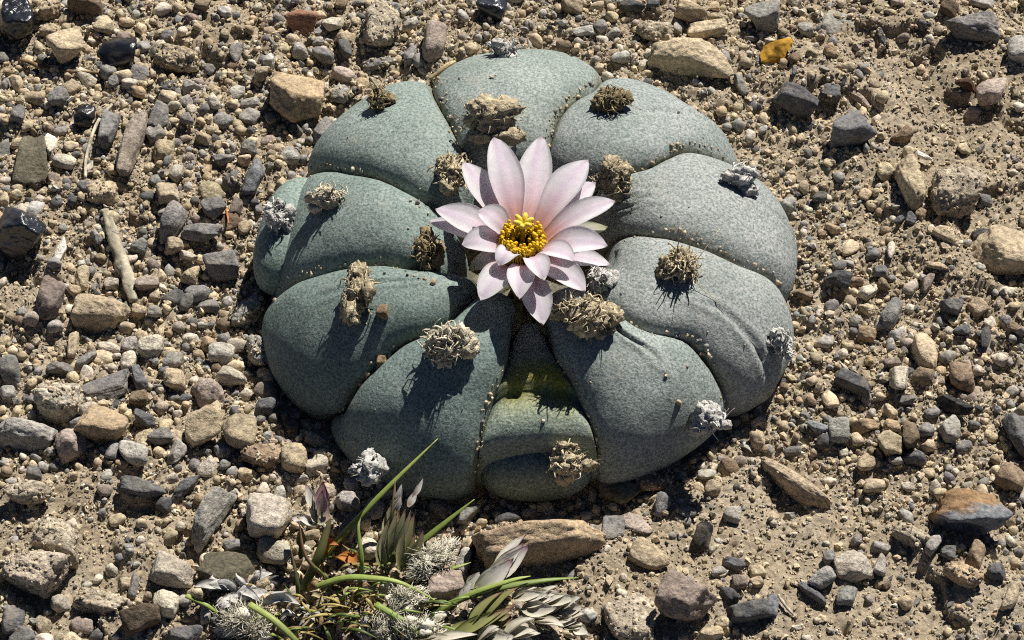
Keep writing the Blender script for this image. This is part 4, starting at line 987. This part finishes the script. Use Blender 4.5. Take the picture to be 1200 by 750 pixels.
# coarser grains carry on further out
n = 32000
x = rng.uniform(-15, 15, n); y = rng.uniform(-13, 15, n)
keep = (np.abs(x) > 6.9) | (y < -5.2) | (y > 6.3)
x, y = x[keep], y[keep]
r = np.clip(rng.lognormal(math.log(0.032), .5, len(x)), .015, .11)
c, _ = palette(len(x), .6)
v2, f2, c2 = place_many([OCT * (1 + .2 * np.random.default_rng(60 + k).normal(size=(6, 1))) for k in range(12)], OF, x, y, r, ground_h(x, y) + r * .3, c, (.7, 1.0))
f = np.vstack([f, f2 + len(v)]); v = np.vstack([v, v2]); cc = np.vstack([cc, c2])
o = build('sand_grains', v, f, M_GRAVEL, origin=np.zeros(3), color=cc, smooth=False)
tag(o, 'coarse tan sand grains covering the soil', 'sand', kind='stuff')

# crumbs of sand caught in the grooves and on the lobes
pts = []
for b in BOUND:
    q = catmull(b, 60)
    for k in range(60):
        if rng.random() < .55:
            p, nn = on_cactus(q[k, 0] + rng.normal() * 2.5, q[k, 1] + rng.normal() * 2.5)
            pts.append(p)
for k in range(70):
    p, nn = on_cactus(rng.uniform(320, 920), rng.uniform(80, 560)); pts.append(p)
for (px, py) in ((449, 366), (446, 422), (385, 440)):
    pass
pts = np.array(pts); pts = pts[pts[:, 2] > .3]
r = np.clip(rng.lognormal(math.log(.016), .4, len(pts)), .008, .04)
c, _ = palette(len(pts), .5)
v, f, cc = place_many(PROTO0, ICO[0][1], pts[:, 0], pts[:, 1], r, pts[:, 2] + r * .4, c, (.7, 1))
o = build('sand_crumbs', v, f, M_GRAVEL, origin=np.array([CX, CY, 0]), color=cc)
tag(o, 'sand crumbs caught in the grooves of the cactus', 'sand', kind='stuff')
for i, (px, py, rr) in enumerate(((449, 366, .075), (446, 422, .06))):
    p, nn = on_cactus(px, py)
    o = build('lodged_pebble', rock_shape(777 + i, 'r', 3)[0] * rr + p + nn * rr * .5, ICO[3][1], M_STONE)
    o.color = (*COLS['B'], 1)
    tag(o, ('brown pebble lodged on the cactus beside a shaggy wool tuft', 'tiny brown crumb lodged in the groove between two lobes')[i], 'pebble')

# ------------------------------------------------------------------ twig, straws, dead leaf
def gz(px, py, dz=0.0):
    g = at(px, py, 0.05)
    return at(px, py, float(ground_h(np.array([g[0]]), np.array([g[1]]))[0]) + dz)

def wood(name, pts, rad, colr, label, cat, dz=.06, nside=9, n=40, rough=.25, seed=0):
    P = catmull([gz(px, py, dz) for px, py in pts], n)
    r_ = np.interp(np.linspace(0, 1, n), np.linspace(0, 1, len(rad)), rad)
    V, F = sweep(P, r_, nside, .8)
    th = np.concatenate([np.tile(np.arange(nside), n), [0, 0]])
    k = np.concatenate([np.repeat(np.arange(n), nside), [0, n - 1]])
    j = fbm3(np.stack([th * 1.7, k * .22, th * 0], -1) + seed, 3, seed)
    ctr = np.vstack([np.repeat(P, nside, axis=0), P[:1], P[-1:]])
    V = ctr + (V - ctr) * (1 + rough * 1.6 * j)[:, None]
    c = np.array(colr) * np.clip(1 + 1.1 * j, .35, 1.6)[:, None]
    o = build(name, V, F, M_DRY, color=c)
    return tag(o, label, cat)
wood('twig', [(123, 246), (134, 283), (146, 318), (157, 353)], [.05, .075, .085, .08, .055], (.38, .34, .25), 'weathered grey twig lying in the gravel', 'twig', .07, seed=3)
wood('bent_straw', [(131, 122), (118, 138), (108, 158), (101, 185), (100, 208)], [.022, .028, .022, .02], (.52, .47, .36), 'bent pale straw stem beside the grey slab', 'straw', .07, 6, seed=4)
wood('dry_root', [(26, 70), (55, 80), (92, 84), (132, 86)], [.03, .035, .025, .012], (.22, .15, .08), 'thin brown root lying below the tan wedge-shaped stone', 'root', .05, 6, seed=5)
wood('orange_fibre', [(263, 238), (266, 250), (268, 262)], [.012, .018, .008], (.5, .2, .06), 'short orange plant fibre among the grey stones', 'fibre', .12, 5, seed=6)
wood('dry_curl', [(503, 92), (515, 84), (524, 76), (533, 72)], [.03, .035, .03, .02], (.45, .36, .2), 'dry tan curl of bark behind the cactus', 'bark', .07, 6, seed=8)
wood('buried_stem', [(912, 697), (922, 712), (934, 724)], [.015, .02, .012], (.5, .44, .34), 'thin pale stem poking out below the narrow dark curved stone', 'stem', .05, 5, seed=9)
b0, b1 = gz(892, 72, .05), gz(932, 46, .16)
Vl, Fl, u, v = blade(b0, (b0 + b1) / 2 + np.array([0, 0, .06]), b1, .30, (0.1, -.35, 1), cup=-.18, wpow=.5, peak=.35, nu=27, nv=15, thick=.012, curl=.5, tip_w=.25)
Vl = Vl + .07 * np.stack([fbm3(Vl * 5, 3, 3), fbm3(Vl * 5, 3, 4), fbm3(Vl * 5, 3, 5)], -1)
o = build('dead_leaf', Vl, Fl, M_DRY, color=mixc((.46, .25, .03), (.22, .11, .025), np.clip(.5 + fbm3(Vl * 7, 3, 9), 0, 1)))
tag(o, 'curled yellow brown dead leaf on pale soil', 'leaf')

# ------------------------------------------------------------------ the small tufted grass in front
weed = link('weed_plant', None, gz(420, 715, 0))
tag(weed, 'small tufted weed with green blades, white fluff and pinkish spikelets', 'weed', kind='thing')
GRN, LGR, DGR, STRAWC = (.24, .32, .07), (.36, .42, .11), (.11, .145, .035), (.48, .38, .13)
def gblade(pts, w, c1, c2, name='blade', flat=.35):
    """pts: (px, py, height above ground in u)"""
    P = catmull([at(px, py, z_) for px, py, z_ in pts], 22)
    u = np.linspace(0, 1, 22)
    V, F = sweep(P, w / 200 * np.clip(1.1 - u ** 2.5, .12, 1), 6, flat)
    c = mixc(c1, c2, np.concatenate([np.repeat(u, 6), [0, 1]]))
    return build(name, V, F, M_GRASS, weed, origin=P[0], color=c)
gblade([(368, 664, .05), (410, 618, .35), (460, 566, .7), (513, 514, .95)], 8, GRN, LGR)
gblade([(470, 655, .05), (510, 622, .22), (556, 585, .40)], 8, DGR, GRN)
gblade([(362, 690, .2), (400, 678, .42), (430, 677, .5), (470, 683, .5), (518, 708, .25)], 8, GRN, LGR)
gblade([(500, 722, .1), (545, 700, .3), (590, 688, .38), (640, 680, .36), (678, 677, .25)], 9, DGR, GRN)
gblade([(505, 722, .1), (550, 697, .38), (600, 680, .48), (622, 675, .45)], 7, GRN, LGR)
gblade([(218, 698, .3), (240, 708, .32), (264, 724, .18)], 6, LGR, GRN)
gblade([(292, 708, .42), (320, 726, .42), (348, 752, .3), (360, 770, .2)], 8, LGR, DGR)
gblade([(440, 708, .4), (470, 726, .4), (502, 750, .3), (520, 765, .25)], 8, GRN, DGR)
gblade([(484, 712, .1), (477, 700, .3), (484, 690, .38)], 5, DGR, GRN)
gblade([(420, 700, .05), (424, 660, .5), (420, 620, .65), (423, 606, .6)], 5, GRN, DGR)
gblade([(500, 672, .2), (530, 666, .3), (552, 659, .3)], 5, GRN, LGR)
gblade([(470, 690, .2), (490, 670, .35), (522, 640, .35)], 5, STRAWC, STRAWC)
gblade([(455, 655, .2), (460, 610, .6), (463, 562, .85)], 7, DGR, (.25, .2, .1))
gblade([(350, 710, .1), (348, 680, .35), (340, 640, .5)], 5, DGR, (.10, .08, .05))
gblade([(355, 690, .05), (372, 655, .35), (382, 625, .5), (388, 606, .6)], 11, DGR, (.16, .13, .06), 'stem', .8)
gblade([(400, 690, .05), (360, 655, .45), (350, 610, .7)], 5, DGR, (.3, .12, .1), 'stem', .8)
for k in range(90):
    cx_, cy_ = rng.normal(415, 50), rng.normal(718, 26)
    a = rng.uniform(-.5, PI + .5); ln = rng.uniform(18, 46)
    zz = rng.uniform(.05, .25)
    ex_, ey_ = cx_ + ln * math.cos(a) * 1.2, cy_ - ln * math.sin(a) * .7
    cc_ = [GRN, DGR, DGR, STRAWC, (.30, .22, .08)][int(rng.integers(0, 5))]
    gblade([(cx_, cy_, zz * .3), ((cx_ + ex_) / 2 + rng.normal() * 3, (cy_ + ey_) / 2 - 4, zz + .2), (ex_, ey_, zz + .15)], rng.uniform(2.5, 5), np.array(cc_) * .8, cc_)

def spikelet(bx, by, bz, tx, ty, tz, n, w, cb, cm_, ct, spread=.16, name='spikelet', seed=0):
    """a fan of pointed bracts from base to tip"""
    r_ = np.random.default_rng(seed)
    b, t = at(bx, by, bz), at(tx, ty, tz)
    L = np.linalg.norm(t - b); A = Acc()
    d = (t - b) / L
    for k in range(n):
        f = k / max(1, n - 1)
        p0 = b + (t - b) * (f * .45) * r_.uniform(.7, 1.1)
        sd_ = np.array([r_.normal(), r_.normal(), r_.normal() * .7]); sd_ -= d * (sd_ @ d)
        p2 = p0 + (t - b) * r_.uniform(.5, .75) + sd_ * L * spread
        p1 = (p0 + p2) / 2 + sd_ * L * spread * .5
        nr_ = sd_ * .35 + np.array([.25, .3, 1.0])
        V, F, u, v = blade(p0, p1, p2, w / 100 * r_.uniform(.7, 1.1), nr_, cup=.2, wpow=.8, peak=.35, nu=9, nv=5, thick=.008, tip_w=.02)
        c = mixc(cb, cm_, np.clip(u * 2.2, 0, 1)); c = mixc(c, ct, np.clip(u * 4 - 2.9, 0, 1))
        c = c * (1 - .15 * (np.abs(np.sin(v * 9)) < .35))[:, None]
        A.add(V, F, c)
    return A.build(name, M_BRACT, weed, origin=b)
CRB, WHT, RED, PNK = (.52, .50, .32), (.88, .84, .76), (.20, .05, .065), (.55, .36, .36)
spikelet(374, 615, .55, 380, 563, .85, 4, 15, CRB, PNK, RED, .10, seed=1)
spikelet(372, 613, .55, 362, 572, .8, 3, 13, CRB, WHT, PNK, .08, seed=2)
spikelet(372, 616, .5, 340, 604, .65, 3, 13, CRB, WHT, RED, .06, seed=3)
spikelet(352, 655, .25, 352, 622, .5, 2, 12, DGR, GRN, GRN, .05, seed=4)
spikelet(450, 668, .3, 472, 590, .7, 9, 14, (.28, .31, .09), (.46, .44, .24), (.50, .32, .25), .12, seed=5)
spikelet(462, 600, .65, 469, 572, .8, 3, 8, RED, WHT, WHT, .05, seed=6)
spikelet(478, 594, .65, 496, 556, .8, 2, 8, (.3, .2, .15), WHT, WHT, .03, seed=7)
spikelet(470, 670, .3, 488, 600, .65, 5, 12, (.26, .28, .08), (.42, .38, .2), (.42, .2, .18), .12, seed=8)
spikelet(556, 694, .35, 616, 630, .55, 6, 20, (.45, .46, .22), WHT, (.40, .18, .24), .07, seed=9)
spikelet(540, 704, .3, 562, 668, .45, 3, 14, (.35, .36, .16), WHT, WHT, .05, seed=10)
spikelet(520, 752, .3, 615, 700, .45, 10, 18, (.22, .26, .06), (.38, .38, .15), (.40, .22, .18), .10, seed=11)
for k, (a1, a2, b1_, b2_) in enumerate([(600, 702, 650, 690), (612, 712, 672, 698), (610, 722, 654, 740), (640, 720, 680, 706), (650, 728, 684, 722), (585, 748, 640, 742), (560, 752, 600, 742), (480, 752, 552, 746), (660, 735, 690, 738)]):
    spikelet(a1, a2, .3, b1_, b2_, .42, 6, 17, (.55, .50, .34), (.84, .79, .66), WHT, .12, seed=20 + k)

def fluff(px, py, w, h, z_, n, seed, c=(.86, .81, .66)):
    r_ = np.random.default_rng(seed); A = Acc()
    ctr = at(px, py, z_); c = np.array(c)
    ax = np.array([w, h * 1.1, h * .8]) / 200
    for k in range(9):
        V, F = ICO[2]
        o_ = r_.normal(size=3) * .42
        A.add(ctr + (V * (1 + .6 * fbm3(V * 2 + k * 5, 3, seed))[:, None] * r_.uniform(.18, .30) + o_) * ax, F, c * r_.uniform(.8, 1.0))
    cs = [r_.normal(size=3) * ax * .42 for _ in range(11)]
    ds = [r_.normal(size=3) + np.array([0, 0, .7]) for _ in range(11)]
    for k in range(n * 4):
        j = k % 11
        d = ds[j] / np.linalg.norm(ds[j]) + r_.normal(size=3) * .42; d /= np.linalg.norm(d)
        p0 = ctr + cs[j] + r_.normal(size=3) * ax * .16
        ln = r_.uniform(.08, .19)
        p2 = p0 + d * ln; p1 = (p0 + p2) / 2 + r_.normal(size=3) * ln * .05
        V, F = sweep(np.array([p0, p1, p2]), np.array([.006, .005, .002]), 3)
        A.add(V, F, c * r_.uniform(.85, 1.12))
    return A.build('seed_fluff', M_FLUFF, weed, origin=ctr)
for k, q in enumerate([(498, 660, 48, 34, .3, 330), (478, 702, 46, 34, .3, 240), (492, 735, 56, 36, .3, 300), (288, 730, 60, 44, .25, 380), (455, 735, 30, 26, .25, 140), (520, 652, 24, 24, .3, 120)]):
    fluff(*q, 300 + k)
def dryleaf(bx, by, bz, tx, ty, tz, w, c, seed):
    r_ = np.random.default_rng(seed)
    b, t = at(bx, by, bz), at(tx, ty, tz)
    m_ = (b + t) / 2 + np.array([r_.normal() * .05, r_.normal() * .05, .12 + .1 * r_.random()])
    V, F, u, v = blade(b, m_, t, w / 100, (r_.normal() * .5, r_.normal() * .4 - .3, 1), cup=r_.uniform(-.5, .5), wpow=.9, peak=.4, nu=11, nv=7, thick=.01, curl=r_.normal() * .8)
    V = V + .03 * np.stack([fbm3(V * 5, 2, seed), fbm3(V * 5, 2, seed + 1), fbm3(V * 5, 2, seed + 2)], -1)
    build('dry_leaf', V, F, M_DRY, weed, origin=b, color=mixc(np.array(c) * .7, np.array(c) * 1.15, np.clip(.5 + fbm3(V * 8, 3, seed), 0, 1)))
GRYW = (.56, .54, .50)
for k in range(16):
    a = rng.uniform(0, 2 * PI); px, py = rng.normal(284, 16), rng.normal(692, 9)
    dryleaf(px, py, .25, px + 36 * math.cos(a), py + 22 * math.sin(a), .34, rng.uniform(8, 13), (.54, .52, .48), 400 + k)
for k in range(34):
    a = rng.uniform(0, 2 * PI); px, py = rng.normal(395, 38), rng.normal(715, 20)
    dryleaf(px, py, .12, px + 24 * math.cos(a), py + 15 * math.sin(a), .25, rng.uniform(5, 11), [GRYW, (.40, .33, .2), (.3, .2, .1)][k % 3], 440 + k)
dryleaf(392, 655, .15, 418, 664, .3, 22, (.40, .16, .04), 500)
dryleaf(385, 648, .15, 396, 640, .3, 14, (.36, .15, .05), 501)
